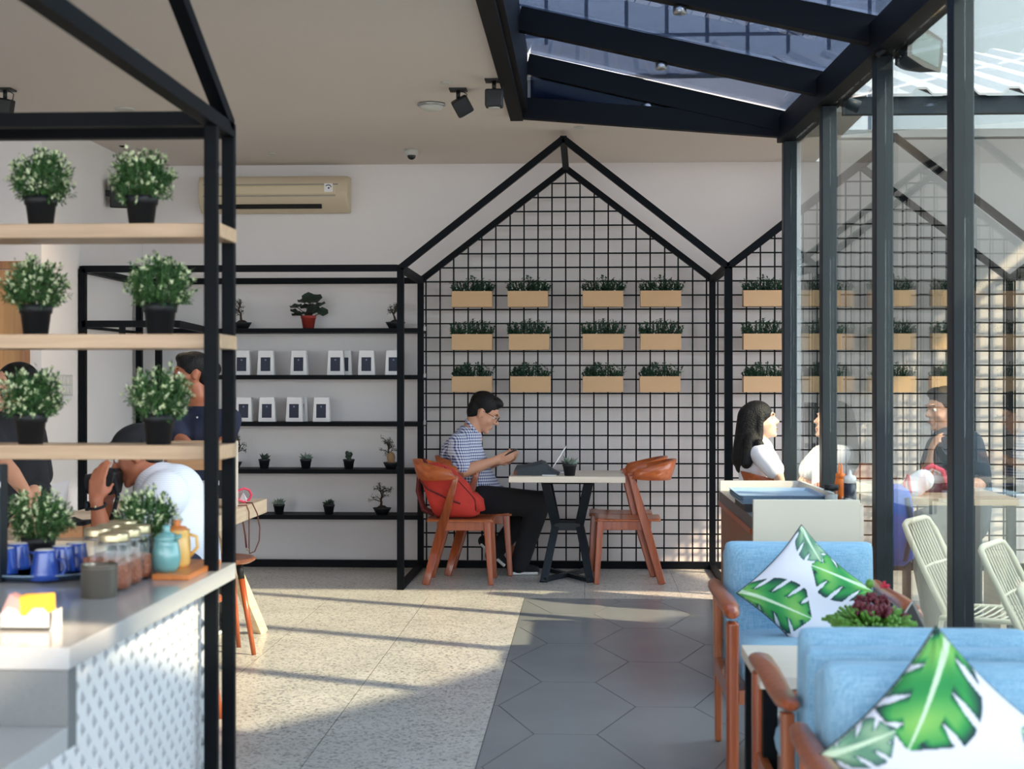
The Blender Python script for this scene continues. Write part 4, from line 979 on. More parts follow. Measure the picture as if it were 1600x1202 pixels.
MB().box((xl - .004, YQ + .10, ZS - .16), (xl + .012, YR, ZS - .135)).build('side_batten', RED, t, True)
MB().box((xr - .0, YQ + .0, 0), (xr + .015, YQ + .5, ZS - .02)).build('end_panel', MAPLE, t, True)
zw = ZS - .08
MBX = MB().box((X(1216, 7.2) - .17, 7.06, 0), (X(1216, 7.2) + .17, 7.52, .036)).build('tray_riser', BLK); MBX.location.z = zw; tag(MBX, 'black block under the stack of blue-grey trays', 'block')
for i in range(3):
    tt = thing('stacked_tray', ['blue-grey serving tray at the bottom of the stack on the station', 'blue-grey serving tray in the middle of the stack', 'blue-grey serving tray on top of the stack'][i], 'tray', (X(1216, 7.2), 7.3, zw + .0362 + i * .011), group='blue-grey trays stacked on the serving station')
    m = MB(); m.box((-.185, -.26, .0), (.185, .26, .004)); 
    m.build('tray_base', BGREY, tt); m = MB()
    ring = lambda s, z: [V((.19 * s * x, .27 * s * y, z)) for x, y in ((-1, -.9), (-.93, -1), (.93, -1), (1, -.9), (1, .9), (.93, 1), (-.93, 1), (-1, .9))]
    a, b = ring(.97, .0), ring(1.04, .018); c_, d_ = ring(1.02, .018), ring(.95, .004)
    n = 8; vs = a + b + c_ + d_; fs = [(i_ + o, (i_ + 1) % n + o, (i_ + 1) % n + o + n, i_ + o + n) for o in (0, n, 2 * n) for i_ in range(n)] + [(i_ + 3 * n, (i_ + 1) % n + 3 * n, (i_ + 1) % n, i_) for i_ in range(n)]
    m.add(vs, fs); m.build('tray_rim', BGREY, tt)
def bottle(px, Y, lab, body, tip, h=.15, r=.026, tiph=.05):
    t = thing('squeeze_bottle', lab, 'bottle', (X(px, Y), Y, zw))
    MB().lathe([(0, 0), (r, 0), (r, h * .86), (r * .8, h), (0, h)], n=24).build('body', body, t)
    MB().lathe([(r * .85, h), (r * .8, h + .018), (r * .3, h + .024), (r * .12, h + .024 + tiph), (0, h + .024 + tiph)], n=20).build('nozzle', tip, t)
zz = zw
bottle(1315, 7.05, 'orange squeeze bottle beside the dark sauce bottle', ORNG, ORNG, .155, .022, .045)
bottle(1311, 7.18, 'orange squeeze bottle furthest back on the station', ORNG, ORNG, .15, .02, .045)
t = thing('sauce_bottle', 'dark sauce bottle with white pointed cap on the station', 'bottle', (X(1328, 6.95), 6.95, zw))
MB().lathe([(0, 0), (.028, 0), (.028, .14), (0, .14)], n=24).build('dark_sauce', SAUCE, t); MB().lathe([(.0285, .14), (.0285, .162), (.024, .172), (.01, .176), (.004, .20), (0, .20)], n=24).build('white_cap', WHT, t)
t = thing('spice_jar', 'small glass jar with black lid on the station', 'jar', (X(1299, 7.0), 7.0, zw))
MB().lathe([(0, 0), (.03, 0), (.032, .01), (.032, .105)], n=24).build('glass_body', JAR, t); MB().lathe([(.033, .104), (.034, .128), (0, .13)], n=24).build('lid', BLK, t)
MB().lathe([(0, .004), (.027, .004), (.028, .085), (0, .088)], n=20).build('contents', GRAY, t)

# ================================================================== blue armchairs
def armchair(loc, rz, lab, rake=.10):
    t = thing('armchair', lab, 'armchair', loc, rz, 'light blue wooden armchairs with loose cushions')
    # local: faces -y; width along x (0 .. .60 between arm centres), y=0 front leg
    W = .31
    for s in (-1, 1):
        x = s * W
        m = MB(); m.bar((x, 0, 0), (x, .0, .56), .042, .045, V((0, 1, 0)), w2=.045, h2=.055); m.build('front_leg', RED, t, bevel=.012)
        m = MB(); m.bar((x - s * .005, .62, 0), (x - s * .0, .60, .57), .026, .034, V((0, 1, 0)), w2=.035, h2=.045); m.build('rear_leg', TEAK, t, bevel=.008)
        m = MB(); secs = []
        for y, z, w_, h in ((-.045, .585, .012, .010), (-.03, .59, .026, .018), (.06, .602, .034, .020), (.25, .605, .034, .018), (.45, .597, .032, .018), (.62, .598, .030, .018), (.70, .606, .024, .015), (.725, .608, .010, .008)):
            secs.append([V((x + w_ * cos(a_) + s * .004, y, z + h * sin(a_))) for a_ in [2 * pi * i / 14 for i in range(14)]])
        m.sweep(None, secs); m.build('armrest', RED, t)
        MB().box((x - .012, .02, .27), (x + .012, .6, .33)).build('side_rail', TEAK, t)
    MB().box((-W, .0, .27), (W, .03, .32)).build('front_rail', TEAK, t); MB().box((-W, .58, .27), (W, .61, .32)).build('rear_rail', TEAK, t)
    def cushion(name, c, sz, M, sub=2, crown=.02):
        m = MB(); a, b, h = sz[0] / 2, sz[1] / 2, sz[2] / 2; nx, ny = 12, 10; vs = []
        for s in (1, -1):
            for i in range(nx + 1):
                for j in range(ny + 1):
                    u, v = i / nx * 2 - 1, j / ny * 2 - 1
                    k = (1 - u ** 4) * (1 - v ** 4)
                    fx = a * (u - .02 * u ** 5 * 0); z = s * (h + crown * k)
                    cr = max(0, (abs(u) - .86) / .14) ** 2 + max(0, (abs(v) - .86) / .14) ** 2
                    z -= s * h * .5 * min(1, cr)
                    vs.append(M @ V((fx, b * v, z)) + V(c))
        n1 = ny + 1; N = (nx + 1) * n1
        fs = [(i * n1 + j, (i + 1) * n1 + j, (i + 1) * n1 + j + 1, i * n1 + j + 1) for i in range(nx) for j in range(ny)]
        fs += [tuple(N + q for q in reversed(f)) for f in fs]
        edge = [j for j in range(n1)] + [i * n1 + ny for i in range(1, nx + 1)] + [nx * n1 + j for j in range(ny - 1, -1, -1)] + [i * n1 for i in range(nx - 1, 0, -1)]
        for p, q in zip(edge, edge[1:] + edge[:1]): fs.append((p, q, N + q, N + p))
        m.add(vs, fs, 0, True); o = m.build(name, BLUE, t); o.modifiers.new('s', 'SUBSURF').render_levels = 1
    cushion('seat_cushion', (0, .27, .385), (.565, .60, .13), Matrix.Identity(3), crown=.015)
    M = Euler((pi / 2 - rake, 0, 0)).to_matrix()
    cushion('back_cushion', (0, .575, .572), (.57, .42, .12), M, crown=.012)
    MB().bar((0, .638, .30), (0, .685, .745), .56, .075, V((0, 1, 0))).build('back_shell', BLUE, t, bevel=.022, seg=3)
    return t
XAC = .488 + .31
c1 = armchair((XAC + .02, 5.34, 0), 0, 'blue armchair furthest from the camera, facing it, beside the serving station')
c2 = armchair((XAC + .012, 4.43, 0), pi, 'blue armchair seen from behind across the small table')
c3 = armchair((XAC - .002, 2.78, 0), 0, 'blue armchair nearest the camera holding the big leaf cushion')
tb2 = thing('side_table', 'small pale-topped table with black legs between the blue armchairs', 'table', (.85, 4.6, 0))
zt2 = .56; MB().box((.49, 4.33, zt2 - .035), (1.22, 4.86, zt2)).build('tabletop', MAPLE, tb2, True, bevel=.002)
for x in (.52, 1.19):
    for y in (4.36, 4.83): MB().box((x - .02, y - .02, 0), (x + .02, y + .02, zt2 - .035)).build('leg', ST, tb2, True)
# ================================================================== leaf-print cushions
def leaf_col(a, b, base, tip, W, col, slits=4, tone=0):
    bx, by = base; dx, dy = tip[0] - bx, tip[1] - by; L = math.hypot(dx, dy); ux, uy = dx / L, dy / L
    s = ((a - bx) * ux + (b - by) * uy) / L; d = ((b - by) * ux - (a - bx) * uy)
    if s < -.12 or s > 1.12: return col
    ss = (s + .12) / 1.24; prof = W * (1 - abs(2 * ss ** 1.5 - 1) ** 2.3) ** .6 * (1 if ss < .82 else (1 - ((ss - .82) / .18)) ** .7 * .8 + .2 * (ss < .99))
    e = abs(d) / max(prof, 1e-5)
    if e > 1: return col
    q = s * slits - 1.1 * abs(d) / W * (slits / 4) + (0 if d > 0 else .45); fr = q - math.floor(q)
    if e > .36 and .12 < s < .98 and abs(fr - .5) < .13 * min(1, (e - .36) * 3.2): return (226, 232, 244)
    if abs(d) < .026 * (1.25 - s) + .003: return (206, 232, 204)
    edge = min(1, (1 - e) * 2.6) * min(1, abs(fr - .5) * 3.4 if e > .36 else 1)
    dark = ((28, 50, 66), (70, 100, 104))[tone]; mid = ((46, 146, 78), (100, 150, 124))[tone]; lite = ((150, 206, 104), (168, 200, 166))[tone]
    t = min(1, edge * (.75 + .25 * sin(9 * s + 5 * d)))
    if t < .5: f = t * 2; return tuple(dark[i] + (mid[i] - dark[i]) * f for i in range(3))
    f = (t - .5) * 2 * (.85 - .5 * e); return tuple(mid[i] + (lite[i] - mid[i]) * max(0, f) for i in range(3))
PM = attr_mat('leaf_print_cotton')
def pillow(name, lab, c, M, S, T, leaves, n=150):
    t = thing(name, lab, 'cushion', c)
    vs = []; cols = []
    for s in (1, -1):
        for i in range(n + 1):
            for j in range(n + 1):
                u, v = i / n * 2 - 1, j / n * 2 - 1
                x = u * (1 - .10 * (1 - v * v) * u * u); y = v * (1 - .10 * (1 - u * u) * v * v)
                k = max(0, (1 - u * u) * (1 - v * v)) ** .42
                cr = (abs(u) * abs(v)) ** 2
                z = s * T / 2 * k + .010 * S * sin(14 * math.atan2(1.02 - abs(v), 1.02 - abs(u))) * cr * 2.0 * (1 - cr) * 1.6 
                z += .006 * sin(5 * u + 3 * v) * k
                vs.append(M @ V((x * S / 2, y * S / 2, z)))
                a, b = (u - v) / 2, (u + v) / 2; col = (228, 232, 244)
                if s == 1:
                    for lf in leaves: col = leaf_col(a, b, lf[0], lf[1], lf[2], col, lf[3], lf[4])
                cols.append(lin(col))
    n1 = n + 1; N = n1 * n1
    fs = [(i * n1 + j, (i + 1) * n1 + j, (i + 1) * n1 + j + 1, i * n1 + j + 1) for i in range(n) for j in range(n)]
    fs += [tuple(N + q for q in reversed(f)) for f in fs]
    me = bpy.data.meshes.new('cover'); me.from_pydata([tuple(p) for p in vs], [], fs); me.materials.append(PM)
    ca = me.color_attributes.new('print', 'FLOAT_COLOR', 'POINT'); ca.data.foreach_set('color', [x for c_ in cols for x in c_])
    me.polygons.foreach_set('use_smooth', [True] * len(me.polygons))
    bm = bmesh.new(); bm.from_mesh(me); bmesh.ops.remove_doubles(bm, verts=bm.verts, dist=1e-5); bm.to_mesh(me); bm.free()
    o = bpy.data.objects.new('cover', me); COL.objects.link(o); o.parent = t
    m = MB(); pr = []
    for (p, q) in (((-1, -1), (1, -1)), ((1, -1), (1, 1)), ((1, 1), (-1, 1)), ((-1, 1), (-1, -1))):
        for i in range(16):
            u, v = p[0] + (q[0] - p[0]) * i / 16, p[1] + (q[1] - p[1]) * i / 16
            pr.append(M @ V((u * (1 - .10 * (1 - v * v) * u * u) * S / 2, v * (1 - .10 * (1 - u * u) * v * v) * S / 2, 0)))
    m.tube(pr, .003, 6, closed=True); m.build('seam_piping', LEAFD, t)
    return t
def pil_M(rake, spin, yaw=0):
    # local z -> towards the camera (-Y), diamond standing on a corner
    B = Matrix(((1, 0, 0), (0, 0, -1), (0, 1, 0)))        # x->x, y->z, z->-y
    return Euler((-rake, 0, yaw)).to_matrix() @ B @ Euler((0, 0, pi / 4 + spin)).to_matrix()
k = 1 / ppm(5.72)
pillow('leaf_cushion', 'diamond-tilted white cushion with green monstera leaves on the far blue armchair', at(1258, 926, 5.66), pil_M(.26, .02, 0), .355, .12,
    [((-.98, .04), (-.06, -.36), .40, 4.4, 0), ((1.0, .04), (.18, .34), .40, 3.6, 0), ((-.02, 1.0), (.22, .5), .26, 3, 1)])
pillow('leaf_cushion', 'diamond-tilted white cushion with one large monstera leaf on the nearest armchair', at(1478, 1175, 3.20), pil_M(.22, .03, 0), .365, .14,
    [((.12, .98), (-.30, .12), .43, 3.6, 0), ((-.98, -.02), (-.5, .16), .22, 3.4, 1), ((.2, -1), (.12, -.42), .42, 3, 0), ((.98, .0), (.62, .16), .2, 3, 1)])

# ---- succulent arrangement in a dark planter on the side table
YU = 4.62; t = thing('succulent_bowl', 'bowl of bright green and maroon succulents on the small table', 'potted plant', (X(1362, YU), YU, zt2)); t.scale = (1.12, 1.12, 1.32)
k = 1 / ppm(YU)
m = MB(); m.lathe([(0, 0), (.055, 0), (.085, .055), (.092, .078), (.084, .078), (.078, .06), (0, .058)], n=8); m.build('bowl', BLK, t)
m = MB(); rg = random.Random(31)
for i in range(230):
    d = rnd_dir(rg, .02); d.z = abs(d.z) * .8 + .15; d.normalize(); p = V((d.x * .045, d.y * .045, .068)); L = rg.uniform(.055, .085) * (1.1 - .15 * d.z)
    q = p + V((d.x * L * 1.05, d.y * L, d.z * L * .75)); m.tube([p, p.lerp(q, .6) + V((0, 0, .004)), q], .004, 5, rs=[.002, .0035, .0042])
m.build('green_fingers', SUCG, t)
for (dx, dy, dz, r) in ((-.035, -.02, .125, .024), (-.005, -.03, .12, .023), (.03, -.025, .118, .027), (.0, .01, .145, .022), (.035, .02, .14, .020), (-.025, .03, .14, .018), (.085, -.01, .105, .016)):
    m = MB(); c = V((dx, dy, dz - .012))
    for i in range(30):
        d = rnd_dir(rg, -.3); m.cyl(c, c + d * r * .75, r * .12, r * .26, 6); m.cyl(c + d * r * .75, c + d * r, r * .26, .001, 6)
    m.build('rosette', ROSE, t)
m = MB(); c = V((.035, .0, .165)); [m.cyl(c, c + rnd_dir(rg, -.1) * .014, .003, .001, 5) for i in range(14)]; tag(m.build('red_tip', mat('red_succulent_tip', (200, 40, 70), .5), t), 'bright red tip'); m = MB(); m.ball((-.005, -.0, .172), .012, 8); m.build('green_bud', SUCG, t)
t = thing('geometric_planter', 'black faceted planter tilted beside the succulents', 'planter', (X(1416, 4.66), 4.66, zt2))
m = MB(); z1 = Z(936, 4.66) - zt2; m.add([(-.10, -.05, 0), (.09, -.05, 0), (.09, .06, 0), (-.10, .06, 0), (.012, -.02, z1), (.03, .03, z1)], [(3, 2, 1, 0), (0, 1, 4), (1, 2, 5, 4), (2, 3, 5), (3, 0, 4, 5)]); m.build('body', BLK, t); MB().bar((-.101, -.052, .002), (.012, -.022, z1 + .002), .004, .004).build('silver_edge', STEELB, t)

# ================================================================== people
def basis(f, up=V((0, 0, 1))):
    f = V(f).normalized(); r = f.cross(up).normalized(); u = r.cross(f).normalized(); return f, r, u
class Person:
    def __init__(s, name, lab, base, skin, sc=1):
        s.t = thing('person', lab, 'person', base); s.skin = skin; s.b = Blob(); s.sc = sc
    def head(s, c, f, up=V((0, 0, 1)), S=1.0, fem=False, neck=None):
        f, r, u = basis(f, up); c = V(c); s.hc, s.hf, s.hr, s.hu, s.hS = c, f, r, u, S
        M = Matrix((r, f, u)).transposed(); P = lambda a, b, d: c + (r * a + f * b + u * d) * S
        s.P = P; s.M = M; b = s.b
        b.e(P(0, -.012, .03), (.074 * S, .092 * S, .088 * S), M)
        b.e(P(0, .018, -.02), (.062 * S, .070 * S, .085 * S), M)
        b.e(P(0, .040, -.072), (.040 * S, .042 * S, .038 * S), M)        # jaw
        b.e(P(0, .072, -.098), (.020 * S, .018 * S, .016 * S), M)         # chin
        b.e(P(.036, .052, -.030), (.022 * S, .022 * S, .022 * S), M); b.e(P(-.036, .052, -.030), (.022 * S, .022 * S, .022 * S), M)
        b.c(P(0, .082, .015), P(0, .106, -.022), .009 * S, .012 * S); b.c(P(.009, .094, -.025), P(-.009, .094, -.025), .009 * S)  # nose
        b.e(P(0, .086, .03), (.045 * S, .012 * S, .010 * S), M)           # brow ridge
        b.c(P(.012, .087, -.058), P(-.012, .087, -.058), .0075 * S); b.c(P(.010, .085, -.068), P(-.010, .085, -.068), .0085 * S)
        for q in (-1, 1):
            b.e(P(q * .076, -.008, -.012), (.008 * S, .019 * S, .031 * S), M); b.e(P(q * .081, -.016, .002), (.006 * S, .012 * S, .018 * S), M)
        if neck is not None: b.c(P(0, -.022, -.065), V(neck), (.046 if fem else .056) * S, (.052 if fem else .064) * S)
    def face(s, brow=True):
        P, S = s.P, s.hS
        for q in (-1, 1):
            e = MB().ball(P(q * .031, .0745, .006), .0098 * S, 12).build('eye', EYEW, s.t, True)
            MB().ball(P(q * .031, .0855, .006), .0052 * S, 10).build('iris', DOTS, e, True) if False else None
            m = MB(); m.ball(P(q * .032, .0825, .005), .0046 * S, 10); m.build('iris', DOTS, s.t, True)
            if brow: MB().bar(P(q * .016, .093, .030), P(q * .048, .080, .031), .005 * S, .007 * S).build('eyebrow', HAIR, s.t, True)
        m = MB(); m.bar(P(-.018, .0935, -.063), P(.018, .0935, -.063), .004 * S, .008 * S); m.build('mouth', LIP, s.t, True)
    def arm(s, sh, el, wr, k=1.0):
        s.b.chain([sh, V(sh).lerp(V(el), .5), el], [.052 * k, .047 * k, .038 * k]); s.b.chain([el, V(el).lerp(V(wr), .35), wr], [.038 * k, .040 * k, .025 * k])
    def hand(s, wr, d, n, curl=.5, side=1, k=1.0):
        """wr wrist, d towards the knuckles, n out of the palm, side: thumb side sign"""
        wr = V(wr); d = V(d).normalized(); n = (V(n) - d * V(n).dot(d)).normalized(); w_ = d.cross(n).normalized() * side
        b = s.b; L = .085 * k
        kn = []
        for i, o in enumerate((.030, .010, -.010, -.029)):
            p = wr + w_ * o * .65 * k; q = wr + d * L * (1 - .06 * abs(i - 1)) + w_ * o * k; b.c(p, q, .0135 * k, .0105 * k, 10); kn.append(q)
        for i, q in enumerate(kn):
            l = (.042, .048, .045, .034)[i] * k; dd = d; p = q
            for j in range(3):
                a = curl * (.55 + .5 * j + .08 * i); dd = (dd * cos(a * .8) + n * sin(a * .8)).normalized() if j else (d * cos(a) + n * sin(a)).normalized()
                e = p + dd * l * (1, .7, .5)[j]; b.c(p, e, (.0092, .0084, .0076)[j] * k, (.0084, .0076, .0062)[j] * k, 8); p = e
        tp = wr + d * .022 * k + w_ * .026 * k; t1 = tp + (d * .6 + w_ * .65 + n * .35).normalized() * .036 * k; t2 = t1 + (d * .85 + n * .5 + w_ * .1).normalized() * .03 * k
        b.c(tp, t1, .0135 * k, .010 * k, 10); b.c(t1, t2, .010 * k, .0078 * k, 10)
    def finish(s, voxel=.0065): return s.b.build('body', s.skin, s.t, voxel, 3)
def lerp(a, b, t): return V(a).lerp(V(b), t)
def cloth(t, name, m, chains, voxel=.010, sm=4, ell=()):
    b = Blob()
    for pts, rs in chains: b.chain([V(p) for p in pts], rs)
    for c, r, M in ell: b.e(c, r, M)
    return b.build(name, m, t, voxel, sm)
def hair_short(p, m=HAIR, back=.0, vol=1.0, side=True):
    S = p.hS; b = Blob(); P, M = p.P, p.M
    b.e(P(0, -.022, .050), (.080 * S * vol, .096 * S, .082 * S), M)
    b.e(P(0, -.055, .005), (.070 * S, .056 * S, .085 * S), M)
    b.e(P(0, .030, .095), (.055 * S, .058 * S, .034 * S), M)
    if side:
        for q in (-1, 1): b.e(P(q * .052, -.012, .036), (.026 * S, .055 * S, .046 * S), M)
    return b.build('hair', m, p.t, .007, 3)

# ---- man in the checked shirt reading his phone
Ym = 11.22
A = lambda px, py, Y=Ym: at(px, py, Y)
hip = A(748, 782); chest = A(722, 712); nb = A(727, 680)
p = Person('person', 'man in checked short-sleeved shirt and glasses sitting bent over his phone', (hip.x, Ym, 0), SKIN)
hf = (A(776, 682) - A(752, 660)).normalized(); hf = V((.87, 0, -.50)); up = V((.5, 0, .87))
p.head(A(756, 645), hf, up, 1.17, neck=A(733, 682)); 
shN, shF = A(718, 699, 11.06), A(724, 699, 11.40); elN, elF = A(722, 738, 10.98), A(728, 738, 11.42); wrN, wrF = A(776, 719, 11.10), A(778, 722, 11.30)
for a, b, c in ((shN, elN, wrN), (shF, elF, wrF)): p.arm(a, b, c, 1.18)
p.b.chain([A(733, 686), chest, A(735, 750), hip], [.10, .13, .125, .13])
p.hand(wrN, (1, .30, .30), (0, .95, .3), .85, -1, 1.12); p.hand(wrF, (1, -.2, .12), (0, -.5, .9), .75, 1, 1.12)
p.face(); p.finish(.0075)
hair_short(p)
e = []
for q in (-1, 1):
    P = p.P; m = MB(); m.tube([P(q * .034 + .022 * cos(a_), .100, .004 + .019 * sin(a_)) for a_ in np.linspace(0, 2 * pi, 14)[:-1]], .0022, 5, closed=True)
    m.tube([P(q * .055, .096, .010), P(q * .074, .05, .012), P(q * .082, -.005, .01)], .002, 5); e.append(m)
g = thing('eyeglasses', 'thin-rimmed glasses on the reading man', 'glasses', p.t.location)
for m in e: m.build('lens_frame', BLK, g, True)
MB().tube([p.P(-.012, .102, .008), p.P(.012, .102, .008)], .002, 5).build('nose_bridge', BLK, g, True)
cloth(p.t, 'checked_shirt', GING, [([A(731, 686), chest + V((0, 0, 0)), A(736, 748), A(750, 770)], [.11, .165, .165, .16]),
    ([A(716, 692, 11.05), A(716, 706, 11.08)], [.075, .09]), ([A(722, 692, 11.38), A(722, 706, 11.38)], [.075, .09]),
    ([A(755, 766), A(778, 772)], [.13, .07]),
    ([shN, lerp(shN, elN, .82)], [.078, .068]), ([shF, lerp(shF, elF, .8)], [.078, .068])], .010, 5)
m = MB(); ring = [p.P(.062 * cos(a_), -.012 + .060 * sin(a_), -.115 - .02 * sin(a_)) for a_ in np.linspace(0, 2 * pi, 20)[:-1]]; m.tube(ring, .012, 8, closed=True); m.build('collar', GING, p.t, True)
kN, kF = A(842, 786, 11.08), A(836, 784, 11.36); anN, anF = A(811, 884, 11.10), A(770, 868, 11.36)
cloth(p.t, 'black_trousers', BLKC, [([hip, A(752, 784, 11.10), kN, lerp(kN, anN, .5), anN], [.135, .125, .088, .078, .068]), ([hip, A(752, 784, 11.34), kF, lerp(kF, anF, .5), anF], [.135, .125, .085, .075, .06]), ([A(735, 775), A(752, 788)], [.12, .13])], .010, 4)
def shoe(t, heel, toe, w_=.04, lift=0):
    heel, toe = V(heel), V(toe); b = Blob(); b.chain([heel + V((0, 0, .05)), lerp(heel, toe, .35) + V((0, 0, .05)), toe + V((0, 0, .035))], [.045, .043, .032]); u = b.build('shoe', BLKC, t, .008, 3)
    m = MB(); f = (toe - heel); m.bar(heel - f.normalized() * .03 + V((0, 0, .012)), toe + f.normalized() * .02 + V((0, 0, .012)), .085, .022); m.build('white_sole', SOLE, u if False else t, True, bevel=.008)
h = A(800, 893, 11.10); h.z = 0; shoe(p.t, h, h + V((.17, 0, 0)))
shoe(p.t, A(756, 856, 11.36), A(786, 884, 11.36))
ph = thing('phone', 'dark smartphone in the hands of the man in checked shirt', 'phone', A(794, 711, 11.18))
m = MB(); m.bar(A(779, 717, 11.14), A(808, 702, 11.14), .075, .010, V((0, 0, 1))); m.build('phone_body', BLK, ph, True, bevel=.003); m = MB(); m.bar(A(781, 715, 11.14), A(806.5, 701.6, 11.14), .068, .003); m.build('phone_screen', DOTS, ph, True)

# ---- woman with long black hair by the glass
Yw = 9.35; A = lambda px, py, Y=Yw: at(px, py, Y)
p = Person('person', 'woman with long black hair in a white tee sitting in profile behind the station', (A(1190, 601).x, Yw, 0), SKIN3)
p.head(A(1188, 658), (1, -.05, .16), V((-.16, 0, 1)), .98, True, A(1184, 697))
shN, shF = A(1192, 712, 9.20), A(1190, 712, 9.52); elN, elF = A(1216, 742, 9.12), A(1214, 744, 9.6); wrN, wrF = A(1222, 778, 9.2), A(1222, 778, 9.5)
p.arm(shN, elN, wrN, .86); p.arm(shF, elF, wrF, .86); p.b.chain([A(1185, 702), A(1186, 725), A(1188, 790)], [.085, .11, .115]); p.hand(wrN, (.15, .5, -.8), (-1, 0, 0), .4, -1, .92); p.hand(wrF, (.15, -.5, -.8), (-1, 0, 0), .4, 1, .92)
p.b.chain([A(1188, 800, 9.22), A(1248, 806, 9.24), A(1246, 900, 9.24)], [.09, .065, .045]); p.b.chain([A(1188, 800, 9.48), A(1248, 806, 9.46), A(1246, 900, 9.46)], [.09, .065, .045])
p.face(); p.finish(.0075)
cloth(p.t, 'white_tee', WTEE, [([A(1184, 706), A(1186, 726), A(1188, 770)], [.10, .128, .125]), ([shN, lerp(shN, elN, .72)], [.068, .062]), ([shF, lerp(shF, elF, .72)], [.068, .062]), ([A(1186, 710, 9.22), A(1186, 710, 9.5)], [.06, .06])], .010)
cloth(p.t, 'dark_trousers', NAVY, [([A(1188, 800, 9.22), A(1246, 806, 9.24), A(1244, 905, 9.24)], [.115, .08, .06]), ([A(1188, 800, 9.48), A(1246, 806, 9.46), A(1244, 905, 9.46)], [.115, .08, .06]), ([A(1186, 785), A(1188, 800)], [.12, .13])], .012)
P = p.P; cloth(p.t, 'long_hair', HAIR, [([P(0, -.05, .03), A(1168, 690), A(1161, 716), A(1160, 730)], [.088, .083, .072, .045]), ([P(.02, -.05, -.05), A(1172, 705, 9.25), A(1166, 724, 9.22)], [.06, .05, .035]), ([A(1186, 694, 9.22), A(1194, 704, 9.2)], [.03, .018]), ([P(.07, .0, .03), P(.07, -.03, -.10), A(1176, 700, 9.26)], [.022, .028, .04]), ([P(-.07, .0, .03), P(-.07, -.03, -.10)], [.022, .03])], .008, 3,
    [(P(0, -.02, .045), (.086, .099, .086), p.M)])
t = chair((A(1172, 601).x - .12, 9.35, 0), 0, 'bentwood chair under the woman with long hair'); t['group'] = 'bentwood dining chairs around the cafe table'
t.location.x = A(1163, 601).x + .06
for i, (x, y) in enumerate(((1.02, 8.9),)): pass

# ---- photographer in white shirt with camera
Yp = 6.35; A = lambda px, py, Y=Yp: at(px, py, Y)
p = Person('person', 'man in white shirt and black cap holding a camera up to his eye', (A(262, 601).x, Yp, 0), SKIN2)
hf = V((-.93, -.12, -.36)); p.head(A(213, 712), hf, V((-.36, 0, .93)), 1.03, neck=A(252, 752))
shN, shF = A(262, 778, 6.18), A(262, 778, 6.56); elN, elF = A(163, 846, 6.15), A(190, 842, 6.62); wrN, wrF = A(150, 782, 6.10), A(168, 790, 6.5)
p.arm(shN, elN, wrN, 1.0); p.arm(shF, elF, wrF, 1.0); p.b.chain([A(255, 758), A(268, 800), A(283, 880)], [.09, .13, .14])
p.hand(wrN, (.06, .05, 1), (.2, 1, 0), .5, -1, 1.0); p.hand(wrF, (-.1, -.2, 1), (1, -.5, 0), .6, 1, 1.0)
p.face(); p.finish(.0075)
P = p.P; S = 1.0
cloth(p.t, 'short_hair', HAIR, [], .007, 3, [(P(0, -.062, -.005), (.070, .052, .070), p.M), (P(0, -.03, .05), (.078, .088, .07), p.M)])
b = Blob(); b.e(P(0, -.015, .062), (.084, .100, .068), p.M); b.e(P(0, .065, .075), (.055, .075, .014), p.M); b.build('black_cap', BLKC, p.t, .007, 3)
cloth(p.t, 'white_shirt', LBLUE, [([A(250, 760), A(266, 800), A(281, 842), A(285, 885)], [.105, .155, .165, .165]), ([shN, lerp(shN, elN, .5)], [.085, .07]), ([shF, lerp(shF, elF, .45)], [.095, .08]), ([A(258, 772, 6.2), A(258, 772, 6.5)], [.10, .10]), ([A(252, 764), A(272, 772)], [.115, .13]), ([A(240, 752), A(262, 745)], [.06, .05])], .011, 5)
kN, kF = A(190, 880, 6.2), A(190, 880, 6.5); cloth(p.t, 'dark_jeans', NAVY, [([A(280, 895, 6.25), kN + V((0, 0, -.12)), V((kN.x + .02, 6.2, .1))], [.12, .08, .06]), ([A(280, 895, 6.5), kF + V((0, 0, -.12)), V((kF.x + .02, 6.5, .1))], [.12, .08, .06])], .012)
for kx in (kN, kF): shoe(p.t, V((kx.x + .03, kx.y, 0)), V((kx.x - .14, kx.y, 0)))
wd = (wrN - elN).normalized(); c = lerp(wrN, elN, .14); f, r, u = basis(wd, V((0, 1, 0)))
wt = thing('wristwatch', 'black leather wristwatch with gold buckle on the photographer', 'watch', c)
MB().tube([c + (r * cos(a_) + u * sin(a_)) * .033 for a_ in np.linspace(0, 2 * pi, 20)[:-1]], .006, 6, closed=True).build('strap', BLKC, wt, True)
m = MB(); m.cyl(c + V((-.033, 0, 0)), c + V((-.046, 0, 0)), .02, n=20); m.build('watch_case', ST2, wt, True); m = MB(); m.ball(c + V((.004, -.037, 0)), .006, 8); m.build('buckle', BRASS, wt, True)
cm = thing('camera', 'black camera held up to the photographer\'s face', 'camera', A(165, 752, 6.26)); 
m = MB(); m.cbox(A(172, 752, 6.28), (.075, .15, .10), Euler((0, .2, 0))); m.build('camera_body', BLK, cm, True, bevel=.01); m = MB(); m.cyl(A(166, 752, 6.28), A(138, 758, 6.28), .042, .045, 24); m.build('lens_barrel', BLK, cm, True)
m = MB(); m.cyl(A(138, 758, 6.28), A(137, 758, 6.28), .038, n=24); m.build('front_glass', DOTS, cm, True); m = MB(); m.cbox(A(176, 738, 6.28), (.05, .06, .03)); m.build('viewfinder', BLK, cm, True)
MB().tube([A(178, 748, 6.22), A(184, 775, 6.2), A(178, 800, 6.2), A(172, 815, 6.22)], .010, 6).build('neck_strap', BLKC, cm, True)

